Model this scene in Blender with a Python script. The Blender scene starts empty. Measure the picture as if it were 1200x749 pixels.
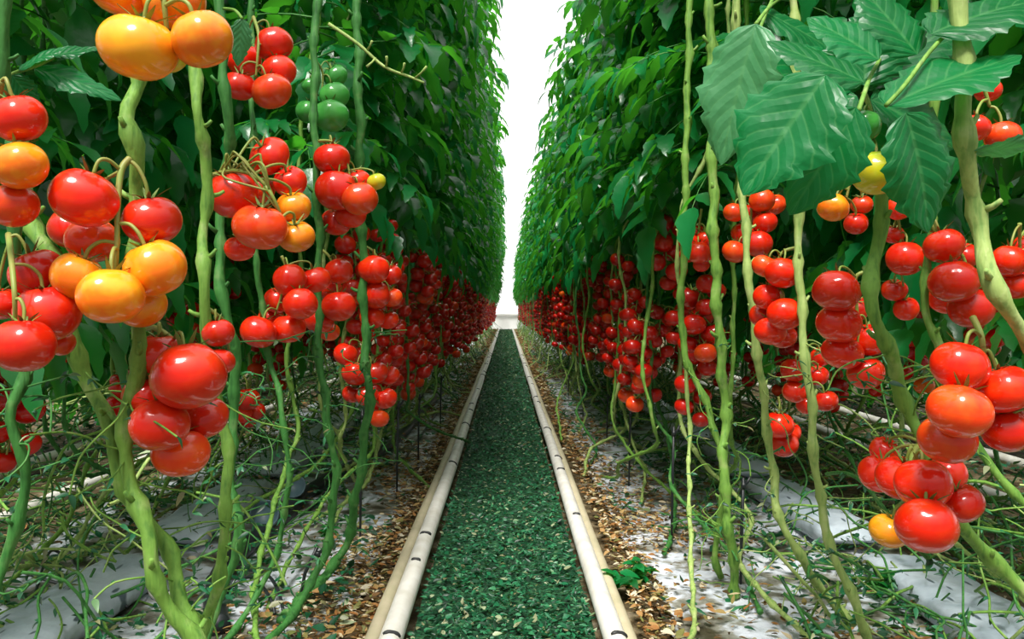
import bpy, math, random
import numpy as np
from mathutils import Vector, Quaternion, Matrix

R = random.Random(7)
SC = bpy.context.scene
COL = SC.collection
CAM_H = 0.8
F = 1000.0          # focal length in pixels of the 1200 px frame
VX, VY = 593.0, 362.0   # vanishing point of the rows


def at(x, y, d):
    """world point at distance d down the rows"""
    return Vector(((x - VX) / F * d, d, CAM_H - (y - VY) / F * d))


def U(a, b):
    return R.uniform(a, b)


# ------------------------------------------------------------------ materials
def nodes(name):
    m = bpy.data.materials.new(name)
    m.use_nodes = True
    nt = m.node_tree
    nt.nodes.clear()
    out = nt.nodes.new('ShaderNodeOutputMaterial')
    return m, nt, out


def N(nt, t, **kw):
    n = nt.nodes.new(t)
    for k, v in kw.items():
        if k.startswith('i_'):
            n.inputs[k[2:].replace('_', ' ')].default_value = v
        else:
            setattr(n, k, v)
    return n


def ramp(nt, fac, stops, interp='LINEAR'):
    r = nt.nodes.new('ShaderNodeValToRGB')
    cr = r.color_ramp
    cr.interpolation = interp
    while len(cr.elements) < len(stops):
        cr.elements.new(0.5)
    for e, (p, c) in zip(cr.elements, stops):
        e.position = p
        e.color = (*c, 1)
    nt.links.new(fac, r.inputs['Fac'])
    return r.outputs['Color']


def mix(nt, fac, a, b, mode='MIX'):
    m = nt.nodes.new('ShaderNodeMix')
    m.data_type = 'RGBA'
    m.blend_type = mode
    for sock, v in ((m.inputs[0], fac), (m.inputs[6], a), (m.inputs[7], b)):
        if hasattr(v, 'is_output'):
            nt.links.new(v, sock)
        else:
            sock.default_value = v if not isinstance(v, tuple) else (*v[:3], 1)
    return m.outputs[2]


def noise(nt, scale, detail=3.0, coord='Object', rough=0.55):
    tc = nt.nodes.new('ShaderNodeTexCoord')
    n = N(nt, 'ShaderNodeTexNoise')
    n.inputs['Scale'].default_value = scale
    n.inputs['Detail'].default_value = detail
    n.inputs['Roughness'].default_value = rough
    nt.links.new(tc.outputs[coord], n.inputs['Vector'])
    return n.outputs['Fac']


def bump(nt, height, strength, dist=0.01):
    b = N(nt, 'ShaderNodeBump')
    b.inputs['Strength'].default_value = strength
    b.inputs['Distance'].default_value = dist
    nt.links.new(height, b.inputs['Height'])
    return b.outputs['Normal']


def pbsdf(nt, color, rough=0.5, spec=0.5, normal=None, coat=0.0, coat_rough=0.1, sss=0.0):
    p = nt.nodes.new('ShaderNodeBsdfPrincipled')
    if hasattr(color, 'is_output'):
        nt.links.new(color, p.inputs['Base Color'])
    else:
        p.inputs['Base Color'].default_value = (*color, 1)
    p.inputs['Roughness'].default_value = rough
    p.inputs['Specular IOR Level'].default_value = spec
    p.inputs['Coat Weight'].default_value = coat
    p.inputs['Coat Roughness'].default_value = coat_rough
    if normal is not None:
        nt.links.new(normal, p.inputs['Normal'])
    return p


def leaf_material(name, stops, trans, transcol, rough=0.4, spec=0.5, veins=False, mottling=0.35):
    m, nt, out = nodes(name)
    geo = nt.nodes.new('ShaderNodeNewGeometry')
    oi = nt.nodes.new('ShaderNodeObjectInfo')
    add = N(nt, 'ShaderNodeMath', operation='MULTIPLY_ADD')
    nt.links.new(oi.outputs['Random'], add.inputs[0])
    add.inputs[1].default_value = 0.25
    sc = N(nt, 'ShaderNodeMath', operation='MULTIPLY')
    nt.links.new(geo.outputs['Random Per Island'], sc.inputs[0])
    sc.inputs[1].default_value = 0.75
    nt.links.new(sc.outputs[0], add.inputs[2])
    c = ramp(nt, add.outputs[0], stops)
    nz = noise(nt, 22, 3)
    dark = N(nt, 'ShaderNodeMapRange')
    nt.links.new(nz, dark.inputs['Value'])
    dark.inputs['From Min'].default_value = 0.3
    dark.inputs['From Max'].default_value = 0.7
    dark.inputs['To Min'].default_value = 0.0
    dark.inputs['To Max'].default_value = mottling
    c = mix(nt, dark.outputs[0], c, mix(nt, 1.0, c, (0.5, 0.62, 0.45), 'MULTIPLY'))
    h = nz
    if veins:
        uvn = N(nt, 'ShaderNodeUVMap')
        sep = nt.nodes.new('ShaderNodeSeparateXYZ')
        nt.links.new(uvn.outputs['UV'], sep.inputs[0])
        ab = N(nt, 'ShaderNodeMath', operation='ABSOLUTE')
        nt.links.new(sep.outputs['X'], ab.inputs[0])
        k1 = N(nt, 'ShaderNodeMath', operation='MULTIPLY')
        nt.links.new(sep.outputs['Y'], k1.inputs[0]); k1.inputs[1].default_value = 7.0
        k2 = N(nt, 'ShaderNodeMath', operation='MULTIPLY')
        nt.links.new(ab.outputs[0], k2.inputs[0]); k2.inputs[1].default_value = 2.4
        k3 = N(nt, 'ShaderNodeMath', operation='SUBTRACT')
        nt.links.new(k1.outputs[0], k3.inputs[0]); nt.links.new(k2.outputs[0], k3.inputs[1])
        pp = N(nt, 'ShaderNodeMath', operation='PINGPONG')
        nt.links.new(k3.outputs[0], pp.inputs[0]); pp.inputs[1].default_value = 0.5
        mr = N(nt, 'ShaderNodeMapRange')
        nt.links.new(pp.outputs[0], mr.inputs['Value'])
        mr.inputs['From Min'].default_value = 0.0; mr.inputs['From Max'].default_value = 0.10
        mr.inputs['To Min'].default_value = 1.0; mr.inputs['To Max'].default_value = 0.0
        mid = N(nt, 'ShaderNodeMapRange')
        nt.links.new(ab.outputs[0], mid.inputs['Value'])
        mid.inputs['From Min'].default_value = 0.02; mid.inputs['From Max'].default_value = 0.07
        mid.inputs['To Min'].default_value = 1.0; mid.inputs['To Max'].default_value = 0.0
        mx = N(nt, 'ShaderNodeMath', operation='MAXIMUM')
        nt.links.new(mr.outputs[0], mx.inputs[0]); nt.links.new(mid.outputs[0], mx.inputs[1])
        vf = N(nt, 'ShaderNodeMath', operation='MULTIPLY')
        nt.links.new(mx.outputs[0], vf.inputs[0]); vf.inputs[1].default_value = 0.3
        c = mix(nt, vf.outputs[0], c, (0.12, 0.36, 0.12))
        hs = N(nt, 'ShaderNodeMath', operation='MULTIPLY_ADD')
        nt.links.new(pp.outputs[0], hs.inputs[0]); hs.inputs[1].default_value = 0.6
        nt.links.new(nz, hs.inputs[2])
        h = hs.outputs[0]
    nrm = bump(nt, h, 0.55, 0.006)
    p = pbsdf(nt, c, rough, spec, nrm)
    t = nt.nodes.new('ShaderNodeBsdfTranslucent')
    t.inputs['Color'].default_value = (*transcol, 1)
    ms = nt.nodes.new('ShaderNodeMixShader')
    ms.inputs[0].default_value = trans
    nt.links.new(p.outputs[0], ms.inputs[1])
    nt.links.new(t.outputs[0], ms.inputs[2])
    nt.links.new(ms.outputs[0], out.inputs[0])
    return m


def simple(name, color, rough=0.5, spec=0.5, nscale=0, amount=0.3, other=None, bstr=0.0, coat=0.0, metallic=0.0):
    m, nt, out = nodes(name)
    c = color
    nrm = None
    if nscale:
        nz = noise(nt, nscale, 4)
        mr = N(nt, 'ShaderNodeMapRange')
        nt.links.new(nz, mr.inputs['Value'])
        mr.inputs['From Min'].default_value = 0.35
        mr.inputs['From Max'].default_value = 0.65
        mr.inputs['To Max'].default_value = amount
        c = mix(nt, mr.outputs[0], color, other or tuple(v * 0.5 for v in color))
        if bstr:
            nrm = bump(nt, nz, bstr, 0.01)
    p = pbsdf(nt, c, rough, spec, nrm, coat)
    p.inputs['Metallic'].default_value = metallic
    nt.links.new(p.outputs[0], out.inputs[0])
    return m


def tomato_material(name, body, shoulder, blush, amount):
    """body colour, shoulder colour near the stalk, uneven blush of ripening"""
    m, nt, out = nodes(name)
    tc = nt.nodes.new('ShaderNodeTexCoord')
    sep = nt.nodes.new('ShaderNodeSeparateXYZ')
    nt.links.new(tc.outputs['Object'], sep.inputs[0])
    oi = nt.nodes.new('ShaderNodeObjectInfo')
    mr = N(nt, 'ShaderNodeMapRange')
    nt.links.new(sep.outputs['Z'], mr.inputs['Value'])
    mr.inputs['From Min'].default_value = -0.2
    mr.inputs['From Max'].default_value = 0.75
    c = mix(nt, mr.outputs[0], body, shoulder)
    nz = noise(nt, 1.6, 2)
    m2 = N(nt, 'ShaderNodeMapRange')
    nt.links.new(nz, m2.inputs['Value'])
    m2.inputs['From Min'].default_value = 0.4
    m2.inputs['From Max'].default_value = 0.7
    m2.inputs['To Max'].default_value = amount
    c = mix(nt, m2.outputs[0], c, blush)
    hv = nt.nodes.new('ShaderNodeHueSaturation')
    m3 = N(nt, 'ShaderNodeMapRange')
    nt.links.new(oi.outputs['Random'], m3.inputs['Value'])
    m3.inputs['To Min'].default_value = 0.78
    m3.inputs['To Max'].default_value = 1.15
    nt.links.new(m3.outputs[0], hv.inputs['Value'])
    nt.links.new(c, hv.inputs['Color'])
    p = pbsdf(nt, hv.outputs[0], 0.45, 0.15, None, 0.9, 0.13)
    nt.links.new(p.outputs[0], out.inputs[0])
    return m


def island_material(name, stops, rough=0.6, spec=0.4, trans=0.0, transcol=(0.1, 0.3, 0.05)):
    m, nt, out = nodes(name)
    geo = nt.nodes.new('ShaderNodeNewGeometry')
    c = ramp(nt, geo.outputs['Random Per Island'], stops)
    p = pbsdf(nt, c, rough, spec)
    if trans:
        t = nt.nodes.new('ShaderNodeBsdfTranslucent')
        t.inputs['Color'].default_value = (*transcol, 1)
        ms = nt.nodes.new('ShaderNodeMixShader')
        ms.inputs[0].default_value = trans
        nt.links.new(p.outputs[0], ms.inputs[1])
        nt.links.new(t.outputs[0], ms.inputs[2])
        nt.links.new(ms.outputs[0], out.inputs[0])
    else:
        nt.links.new(p.outputs[0], out.inputs[0])
    return m


def stem_material(name, body, dark, scar):
    """hairy ribbed stem skin: streaks along the stem, pale scars"""
    m, nt, out = nodes(name)
    tc = nt.nodes.new('ShaderNodeTexCoord')
    mp = nt.nodes.new('ShaderNodeMapping')
    mp.inputs['Scale'].default_value = (110, 110, 16)
    nt.links.new(tc.outputs['Object'], mp.inputs['Vector'])
    st = N(nt, 'ShaderNodeTexNoise')
    st.inputs['Scale'].default_value = 1.0
    st.inputs['Detail'].default_value = 4
    nt.links.new(mp.outputs[0], st.inputs['Vector'])
    c = ramp(nt, st.outputs['Fac'], [(0.32, dark), (0.5, body), (0.66, body), (0.78, scar)])
    b = noise(nt, 26, 5)
    c2 = ramp(nt, b, [(0.35, tuple(0.5 * v for v in body)), (0.55, body), (0.72, scar)])
    c = mix(nt, 0.45, c, c2)
    p = pbsdf(nt, c, 0.6, 0.25, bump(nt, st.outputs['Fac'], 0.7, 0.004))
    nt.links.new(p.outputs[0], out.inputs[0])
    return m


M = {}
M['foliage'] = leaf_material('foliage_green', [(0.0, (0.0015, 0.075, 0.018)), (0.4, (0.003, 0.150, 0.036)),
                                              (0.75, (0.006, 0.215, 0.060)), (1.0, (0.035, 0.30, 0.055))],
                             0.40, (0.11, 0.58, 0.03), 0.32, 0.65)
M['big_leaf'] = leaf_material('broad_leaf_green', [(0.0, (0.001, 0.075, 0.020)), (0.5, (0.002, 0.135, 0.034)), (1.0, (0.005, 0.215, 0.062))],
                              0.25, (0.02, 0.42, 0.04), 0.38, 0.38, veins=True, mottling=0.5)
M['pale_leaf'] = leaf_material('pale_leaf_green', [(0.0, (0.03, 0.22, 0.07)), (1.0, (0.10, 0.32, 0.14))],
                               0.25, (0.08, 0.42, 0.08), 0.42, 0.6, veins=True, mottling=0.2)
M['stem'] = stem_material('stem_green', (0.17, 0.34, 0.055), (0.035, 0.15, 0.022), (0.42, 0.46, 0.20))
M['stem_pale'] = stem_material('stem_pale', (0.33, 0.45, 0.13), (0.10, 0.26, 0.05), (0.58, 0.60, 0.32))
M['stem_dark'] = stem_material('stem_dark', (0.05, 0.20, 0.040), (0.015, 0.09, 0.018), (0.22, 0.34, 0.12))
M['stalk'] = simple('stalk_green', (0.20, 0.30, 0.05), 0.5, 0.4, 40, 0.6, (0.30, 0.20, 0.06))
M['calyx'] = simple('calyx_green', (0.10, 0.22, 0.035), 0.5, 0.4, 30, 0.6, (0.25, 0.22, 0.06))
M['red'] = tomato_material('tomato_red', (0.80, 0.014, 0.001), (0.66, 0.008, 0.001), (0.86, 0.050, 0.002), 0.55)
M['deep'] = tomato_material('tomato_deep_red', (0.60, 0.005, 0.001), (0.46, 0.003, 0.001), (0.70, 0.018, 0.002), 0.5)  # darker copy of red for row fruit, canopy shade put into the colour
M['redor'] = tomato_material('tomato_red_orange', (0.90, 0.050, 0.005), (0.80, 0.035, 0.004), (0.93, 0.13, 0.008), 0.6)
M['orange'] = tomato_material('tomato_orange', (0.94, 0.18, 0.003), (0.93, 0.28, 0.006), (0.95, 0.38, 0.010), 0.8)
M['yellow'] = tomato_material('tomato_yellow', (0.94, 0.37, 0.008), (0.88, 0.40, 0.012), (0.95, 0.20, 0.010), 0.5)
M['lime'] = tomato_material('tomato_lime', (0.55, 0.52, 0.015), (0.30, 0.42, 0.02), (0.75, 0.50, 0.02), 0.6)
M['green'] = tomato_material('tomato_green', (0.055, 0.33, 0.050), (0.03, 0.22, 0.035), (0.10, 0.40, 0.07), 0.6)
M['clip'] = island_material('green_clippings', [(0.0, (0.001, 0.018, 0.007)), (0.4, (0.003, 0.065, 0.024)), (0.72, (0.010, 0.14, 0.055)), (0.88, (0.05, 0.24, 0.10)), (0.93, (0.16, 0.14, 0.06)), (1.0, (0.36, 0.44, 0.26))], 0.45, 0.5, 0.15)
TOM_COLS = ['red', 'redor', 'orange', 'yellow', 'lime', 'green']


# ------------------------------------------------------------------ mesh builder
class MB:
    def __init__(self):
        self.v = []; self.f = []; self.m = []; self.uv = None

    def add(self, verts, faces, mi=0):
        o = len(self.v)
        self.v.extend(verts)
        self.f.extend([tuple(i + o for i in f) for f in faces])
        self.m.extend([mi] * len(faces))

    def tube(self, pts, rad, sides=8, mi=0, caps=True):
        n = len(pts)
        if not hasattr(rad, '__len__'):
            rad = [rad] * n
        pts = [Vector(p) for p in pts]
        ref = None
        vs = []
        for i, p in enumerate(pts):
            t = (pts[min(i + 1, n - 1)] - pts[max(i - 1, 0)])
            if t.length < 1e-9:
                t = Vector((0, 0, 1))
            t.normalize()
            if ref is None:
                a = Vector((1, 0, 0)) if abs(t.x) < 0.8 else Vector((0, 1, 0))
                ref = (a - t * a.dot(t)).normalized()
            else:
                ref = (ref - t * ref.dot(t))
                if ref.length < 1e-6:
                    ref = t.orthogonal()
                ref.normalize()
            b = t.cross(ref)
            for k in range(sides):
                a = 2 * math.pi * k / sides
                vs.append(p + (ref * math.cos(a) + b * math.sin(a)) * rad[i])
        fs = []
        for i in range(n - 1):
            for k in range(sides):
                k2 = (k + 1) % sides
                fs.append((i * sides + k, i * sides + k2, (i + 1) * sides + k2, (i + 1) * sides + k))
        if caps:
            fs.append(tuple(reversed(range(sides))))
            fs.append(tuple((n - 1) * sides + k for k in range(sides)))
        self.add(vs, fs, mi)

    def mesh(self, name, mats, smooth=True):
        me = bpy.data.meshes.new(name)
        me.from_pydata([tuple(v) for v in self.v], [], self.f)
        for m in (mats if isinstance(mats, (list, tuple)) else [mats]):
            me.materials.append(m)
        if any(self.m):
            me.polygons.foreach_set('material_index', self.m)
        if smooth:
            me.polygons.foreach_set('use_smooth', [True] * len(me.polygons))
        me.update()
        return me


def link(name, mesh, parent=None, loc=None, rot=None, scale=None):
    o = bpy.data.objects.new(name, mesh)
    COL.objects.link(o)
    if parent is not None:
        o.parent = parent
    if loc is not None:
        o.location = loc
    if rot is not None:
        if isinstance(rot, Quaternion):
            o.rotation_euler = rot.to_euler()
        else:
            o.rotation_euler = rot
    if scale is not None:
        o.scale = (scale,) * 3 if not hasattr(scale, '__len__') else scale
    return o


def thing(o, label, cat, group=None, kind=None):
    o['label'] = label
    o['category'] = cat
    if group:
        o['group'] = group
    if kind:
        o['kind'] = kind
    return o


def empty(name, loc, label, cat, group=None, rotz=0.0):
    e = bpy.data.objects.new(name, None)
    COL.objects.link(e)
    e.empty_display_size = 0.05
    e.location = loc
    e.rotation_euler = (0, 0, rotz)
    return thing(e, label, cat, group)


def smooth_path(pts, per=6):
    pts = [Vector(p) for p in pts]
    out = []
    n = len(pts)
    for i in range(n - 1):
        p0 = pts[max(i - 1, 0)]; p1 = pts[i]; p2 = pts[i + 1]; p3 = pts[min(i + 2, n - 1)]
        for k in range(per):
            t = k / per
            out.append(0.5 * ((2 * p1) + (p2 - p0) * t + (2 * p0 - 5 * p1 + 4 * p2 - p3) * t * t + (3 * p1 - p0 - 3 * p2 + p3) * t ** 3))
    out.append(pts[-1])
    return out


# ------------------------------------------------------------------ tomato shapes
def tomato_geo(seg, ring, lobes=5, lob=0.035, flat=0.84, ph=0.0):
    vs = [(0, 0, 0.0)]
    fs = []
    def prof(th, a):
        s, c = math.sin(th), math.cos(th)
        rho = s * (1 + lob * math.cos(lobes * a + ph) * (0.5 + 0.5 * c) * s)
        z = flat * c
        z -= 0.24 * math.exp(-(rho / 0.30) ** 2) if c > 0 else -0.04 * math.exp(-(rho / 0.35) ** 2)
        return rho, z
    vs = [(0, 0, prof(0, 0)[1])]
    for i in range(1, ring):
        th = math.pi * i / ring
        for k in range(seg):
            a = 2 * math.pi * k / seg
            rho, z = prof(th, a)
            vs.append((rho * math.cos(a), rho * math.sin(a), z))
    vs.append((0, 0, prof(math.pi, 0)[1]))
    for k in range(seg):
        fs.append((0, 1 + k, 1 + (k + 1) % seg))
    for i in range(ring - 2):
        for k in range(seg):
            a = 1 + i * seg + k; b = 1 + i * seg + (k + 1) % seg
            fs.append((a, a + seg, b + seg, b))
    last = len(vs) - 1
    for k in range(seg):
        fs.append((last, 1 + (ring - 2) * seg + (k + 1) % seg, 1 + (ring - 2) * seg + k))
    return [Vector(v) for v in vs], fs


def calyx_geo(seed, n=6, wide=0.10, thick=True):
    rr = random.Random(seed)
    mb = MB()
    for k in range(n):
        a = 2 * math.pi * k / n + rr.uniform(-.2, .2)
        L = rr.uniform(0.5, 0.78)
        lift = rr.uniform(0.05, 0.32)
        d = Vector((math.cos(a), math.sin(a), 0)); s = Vector((-d.y, d.x, 0))
        rows = []
        for i in range(5):
            t = i / 4
            c = d * (0.05 + L * t) + Vector((0, 0, 0.62 + 0.20 * min(1, t * 1.7) + lift * t * t * 1.1))
            w = wide * (1 - t) ** 0.7 * (0.7 + 0.6 * t) + 0.004
            rows.append((c - s * w + Vector((0, 0, .02)), c, c + s * w + Vector((0, 0, .02))))
        vs = [p for r in rows for p in r]
        fs = []
        for i in range(4):
            for j in range(2):
                q = i * 3 + j
                fs.append((q, q + 1, q + 4, q + 3))
        mb.add(vs, fs)
    mb.tube([(0, 0, 0.55), (0, 0, 0.72), (0.01, 0, 0.86)], [0.09, 0.075, 0.06], 7)
    return mb


HI = [tomato_geo(32, 20, 5, 0.05, 0.89, 0.3), tomato_geo(32, 20, 6, 0.04, 0.93, 1.1), tomato_geo(32, 20, 4, 0.035, 0.86, 2.0)]
MID = tomato_geo(18, 11, 5, 0.03, 0.86)
LOW = tomato_geo(9, 6, 5, 0.0, 0.88)
HI_MESH = {}
for c in TOM_COLS:
    for i, (v, f) in enumerate(HI):
        mb = MB(); mb.add(v, f)
        HI_MESH[c, i] = mb.mesh('tomato_' + c, M[c])
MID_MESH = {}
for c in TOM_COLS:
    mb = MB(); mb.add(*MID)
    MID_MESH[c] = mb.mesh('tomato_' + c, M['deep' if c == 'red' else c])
CALYX = [calyx_geo(s, n).mesh('calyx', M['calyx']) for s, n in ((1, 6), (2, 5), (3, 6), (4, 5))]
UP = Vector((0, 0, 1))


# ------------------------------------------------------------------ hand placed trusses
def hero_truss(label, d, toms, attach, spine, group=None, cat='tomato truss', stalk_mat='stalk', sr=0.0035):
    """toms: (x, y, radius px, colour), front to back; attach and spine: points of the stalk"""
    P = []
    for k, t in enumerate(toms):
        x, y, r, c = t[:4]
        dd = d * (1 + (t[4] if len(t) > 4 else 0))
        P.append([x, y, r * d / F, c, dd])
    for it in range(60):
        moved = False
        for i in range(len(P)):
            for j in range(i + 1, len(P)):
                a, b = P[i], P[j]
                va, vb = at(a[0], a[1], a[4]), at(b[0], b[1], b[4])
                need = 0.90 * (a[2] + b[2])
                if (va - vb).length < need:
                    a[4] -= 0.002; b[4] += 0.004
                    moved = True
        if not moved:
            break
    A = at(attach[0], attach[1], d * (1 + (attach[2] if len(attach) > 2 else 0.0)))
    root = empty('tomato_truss', A, label, cat, group)
    spw = [A] + [at(s[0], s[1], d * (1 + (s[2] if len(s) > 2 else 0))) for s in spine]
    sp = smooth_path([p - A for p in spw], 6)
    mb = MB()
    n = len(sp)
    mb.tube(sp, [sr * (1.15 - 0.5 * i / n) for i in range(n)], 8)
    for k, (x, y, r, c, dd) in enumerate(P):
        ctr = at(x, y, dd) - A
        best = min(sp, key=lambda q: (q - (ctr + Vector((0, 0, r * 1.4)))).length)
        to = (best - ctr)
        to = to.normalized() if to.length > 1e-5 else UP
        ax = (UP * 1.0 + to * 0.75 + Vector((U(-.2, .2), U(-.35, .1), 0))).normalized()
        o = link('tomato', HI_MESH[c, k % 3], root, ctr, UP.rotation_difference(ax) @ Quaternion(UP, U(0, 6)),
                 (r * U(1.0, 1.06), r * U(1.0, 1.06), r * U(.98, 1.06)))
        link('calyx', CALYX[k % 4], o)
        top = ctr + ax * r * 0.80
        k1 = top + ax * r * 0.45
        midp = (k1 * 0.55 + best * 0.45) + Vector((0, 0, 0.006))
        mb.tube(smooth_path([best, midp, k1, top], 4), sr * 0.62, 6)
    if 'tangle of pale stalks' in label:
        for k in range(9):
            a = R.choice(sp); b = R.choice(sp)
            c = (a + b) * .5 + Vector((U(-.03, .03), U(-.03, -.005), U(.0, .045)))
            mb.tube(smooth_path([a, a.lerp(c, .6) + Vector((0, 0, .012)), c, b], 5), sr * .5, 6)
    link('stalk', mb.mesh('stalk', M[stalk_mat]), root)
    return root


hero_truss('column of one red tomato over two orange ones at the left picture edge', 0.98,
           [(22, 139, 31, 'red'), (24, 194, 30, 'orange'), (16, 241, 28, 'redor')], (2, 95), [(-6, 140, .03), (-10, 195, .05), (-12, 245, .05)])
hero_truss('big truss with three orange tomatoes below two red ones, hanging from thick green stem', 1.02,
           [(130, 347, 36, 'orange'), (182, 314, 36, 'orange'), (178, 258, 36, 'red'), (98, 232, 38, 'red'), (90, 324, 29, 'orange'),
            (166, 358, 30, 'orange', .06), (108, 281, 31, 'redor', .07), (82, 268, 27, 'red', .13)],
           (152, 186, .04), [(142, 200, .03), (138, 240, .02), (137, 285, .01), (136, 320, .02)], sr=0.004)
hero_truss('red truss at the left picture edge below the orange tomatoes', 1.0,
           [(27, 405, 34, 'red'), (56, 367, 37, 'red'), (44, 320, 33, 'red'), (2, 356, 22, 'red', .05), (72, 402, 17, 'redor', .1)],
           (10, 275, .05), [(14, 310, .0), (17, 345, -.02), (18, 380, -.01)])
hero_truss('large glossy red truss hanging lowest of the near left ones over the litter', 1.12,
           [(221, 441, 42, 'red'), (187, 498, 33, 'red'), (212, 531, 33, 'redor'), (187, 415, 27, 'red'), (240, 489, 28, 'red'), (174, 464, 31, 'red'),
            (243, 448, 22, 'red', .07)],
           (163, 388, .08), [(180, 384, .03), (203, 400, .02), (215, 430, .03), (212, 480, .04), (214, 510, .05)], sr=0.004)
hero_truss('small red pair of tomatoes right beside the thin stem above the low red truss', 1.35,
           [(256, 390, 18, 'red'), (258, 424, 17, 'red')], (240, 360, .0), [(250, 366, .0), (264, 380, .02), (268, 410, .02)])
hero_truss('yellow and orange tomatoes in the top left at the upper picture edge', 0.98,
           [(162, 56, 43, 'yellow'), (237, 46, 34, 'orange'), (192, 62, 29, 'lime', .08), (205, 2, 36, 'orange', .05), (140, -14, 36, 'orange', .04)],
           (185, -70, .05), [(188, -40, .03), (192, 0, .01), (196, 40, .02)], sr=0.004)
hero_truss('red truss high behind the thin left stem, lowest fruit turning orange', 1.8,
           [(318, 107, 22, 'redor'), (327, 83, 20, 'red'), (280, 101, 19, 'red'), (321, 52, 22, 'red'), (286, 70, 21, 'red', .05)],
           (297, 20, .03), [(303, 40, .01), (302, 65, .0), (300, 90, .0)])
hero_truss('red truss with two small orange tomatoes and a tangle of pale stalks', 1.55,
           [(305, 266, 30, 'redor'), (273, 228, 29, 'red'), (347, 277, 22, 'orange'), (344, 243, 20, 'orange'), (340, 213, 20, 'red'),
            (316, 183, 24, 'red'), (281, 291, 18, 'red', .05), (306, 222, 17, 'redor', .05)],
           (250, 205, .02), [(275, 200, -.01), (300, 207, -.02), (318, 228, -.03), (330, 255, -.02)], stalk_mat='stalk', sr=0.0042)
hero_truss('red truss with one small greenish tomato at its right side before dark leaves', 2.1,
           [(422, 233, 20, 'redor'), (395, 223, 25, 'red'), (389, 186, 21, 'red'), (441, 213, 11, 'lime'), (419, 213, 16, 'red'), (411, 252, 18, 'red'), (394, 260, 18, 'red', .04)],
           (373, 165, .0), [(392, 168, .01), (408, 195, .01), (410, 225, .01)])
hero_truss('unripe green truss high among dark leaves', 2.3,
           [(388, 136, 20, 'green'), (392, 112, 17, 'green'), (393, 89, 15, 'green'), (362, 131, 15, 'green'), (364, 101, 10, 'green')],
           (369, 70, .0), [(378, 85, .01), (377, 110, .01), (376, 130, .01)], stalk_mat='calyx')
hero_truss('red truss in the left row right of the small red pair, seven round tomatoes', 2.0,
           [(352, 356, 20, 'red'), (340, 328, 20, 'red'), (303, 389, 21, 'red'), (338, 385, 20, 'red'), (325, 352, 16, 'red', .04), (370, 328, 18, 'red'), (318, 372, 15, 'red', .04)],
           (330, 300, .02), [(335, 315, .02), (330, 345, .02), (322, 370, .02)])
hero_truss('red truss against the straight dark green stem, left of the long red row', 2.2,
           [(397, 359, 20, 'red'), (397, 318, 16, 'red'), (374, 376, 17, 'red'), (386, 338, 15, 'red', .03), (386, 389, 12, 'redor')],
           (376, 292, .02), [(388, 305, .02), (388, 335, .02), (384, 365, .02)])
hero_truss('low red truss whose fruit hangs over the plastic left of the path', 2.6,
           [(416, 438, 15, 'red'), (405, 415, 14, 'red'), (440, 437, 15, 'red'), (430, 464, 13, 'red'), (452, 467, 13, 'red'), (457, 440, 12, 'red'), (412, 462, 11, 'red')],
           (428, 392, .02), [(424, 410, .01), (428, 430, .01), (434, 452, .01)])
hero_truss('red truss seen behind the dark stem, at start of the long left row', 2.5,
           [(438, 316, 18, 'red'), (440, 346, 17, 'red'), (459, 349, 13, 'redor'), (436, 372, 15, 'red'), (458, 322, 13, 'red', .03), (455, 375, 13, 'red', .03)],
           (427, 288, .02), [(440, 298, .02), (448, 325, .02), (446, 355, .02)])
hero_truss('shaded dark red truss low among the stems left of the path', 2.9,
           [(290, 468, 14, 'red'), (282, 484, 13, 'red'), (299, 482, 12, 'red'), (291, 492, 10, 'red')],
           (285, 440, .0), [(290, 450, .0), (290, 470, .01)])
# right side
hero_truss('big glossy truss at the right picture edge with one orange-red tomato', 1.08,
           [(1124, 482, 35, 'redor'), (1125, 429, 32, 'red'), (1110, 515, 33, 'redor', .03), (1176, 456, 33, 'red', .03), (1181, 503, 30, 'red', .05)],
           (1140, 372, .06), [(1150, 395, .04), (1152, 425, .04), (1150, 465, .04), (1148, 495, .04)], sr=0.004)
hero_truss('low red truss with a single yellow tomato beneath it', 1.2,
           [(1086, 616, 34, 'red'), (1082, 567, 31, 'red'), (1056, 560, 30, 'red'), (1128, 590, 24, 'red'), (1030, 555, 25, 'red'), (1042, 622, 23, 'yellow', .03),
            (1036, 528, 19, 'red', .05), (1108, 556, 25, 'red', .06)],
           (1082, 520, .07), [(1070, 530, .05), (1068, 555, .03), (1072, 585, .03), (1070, 605, .03)], sr=0.004)
hero_truss('red truss stacked one over another just left of the pale thick stem', 1.4,
           [(1118, 330, 27, 'red'), (1138, 361, 25, 'red'), (1106, 288, 23, 'red'), (1130, 300, 17, 'red', .05), (1108, 350, 20, 'red', .06)],
           (1092, 262, .02), [(1100, 275, .02), (1128, 300, .03), (1135, 335, .03)])
hero_truss('red tomatoes half cut by the right picture edge behind the pale stem', 1.6,
           [(1182, 306, 20, 'red'), (1190, 335, 17, 'red'), (1200, 318, 18, 'red'), (1205, 290, 18, 'red')],
           (1195, 262, .0), [(1195, 280, .01), (1196, 310, .02)])
hero_truss('red truss of five large tomatoes one under another between two green stems', 1.55,
           [(980, 341, 26, 'red'), (983, 379, 25, 'red'), (987, 413, 24, 'red'), (1015, 437, 22, 'red'), (1019, 398, 21, 'red', .03), (1003, 362, 17, 'red', .06)],
           (1021, 318, .02), [(1003, 325, .02), (1004, 360, .03), (1006, 395, .03), (1003, 425, .03)])
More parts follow.
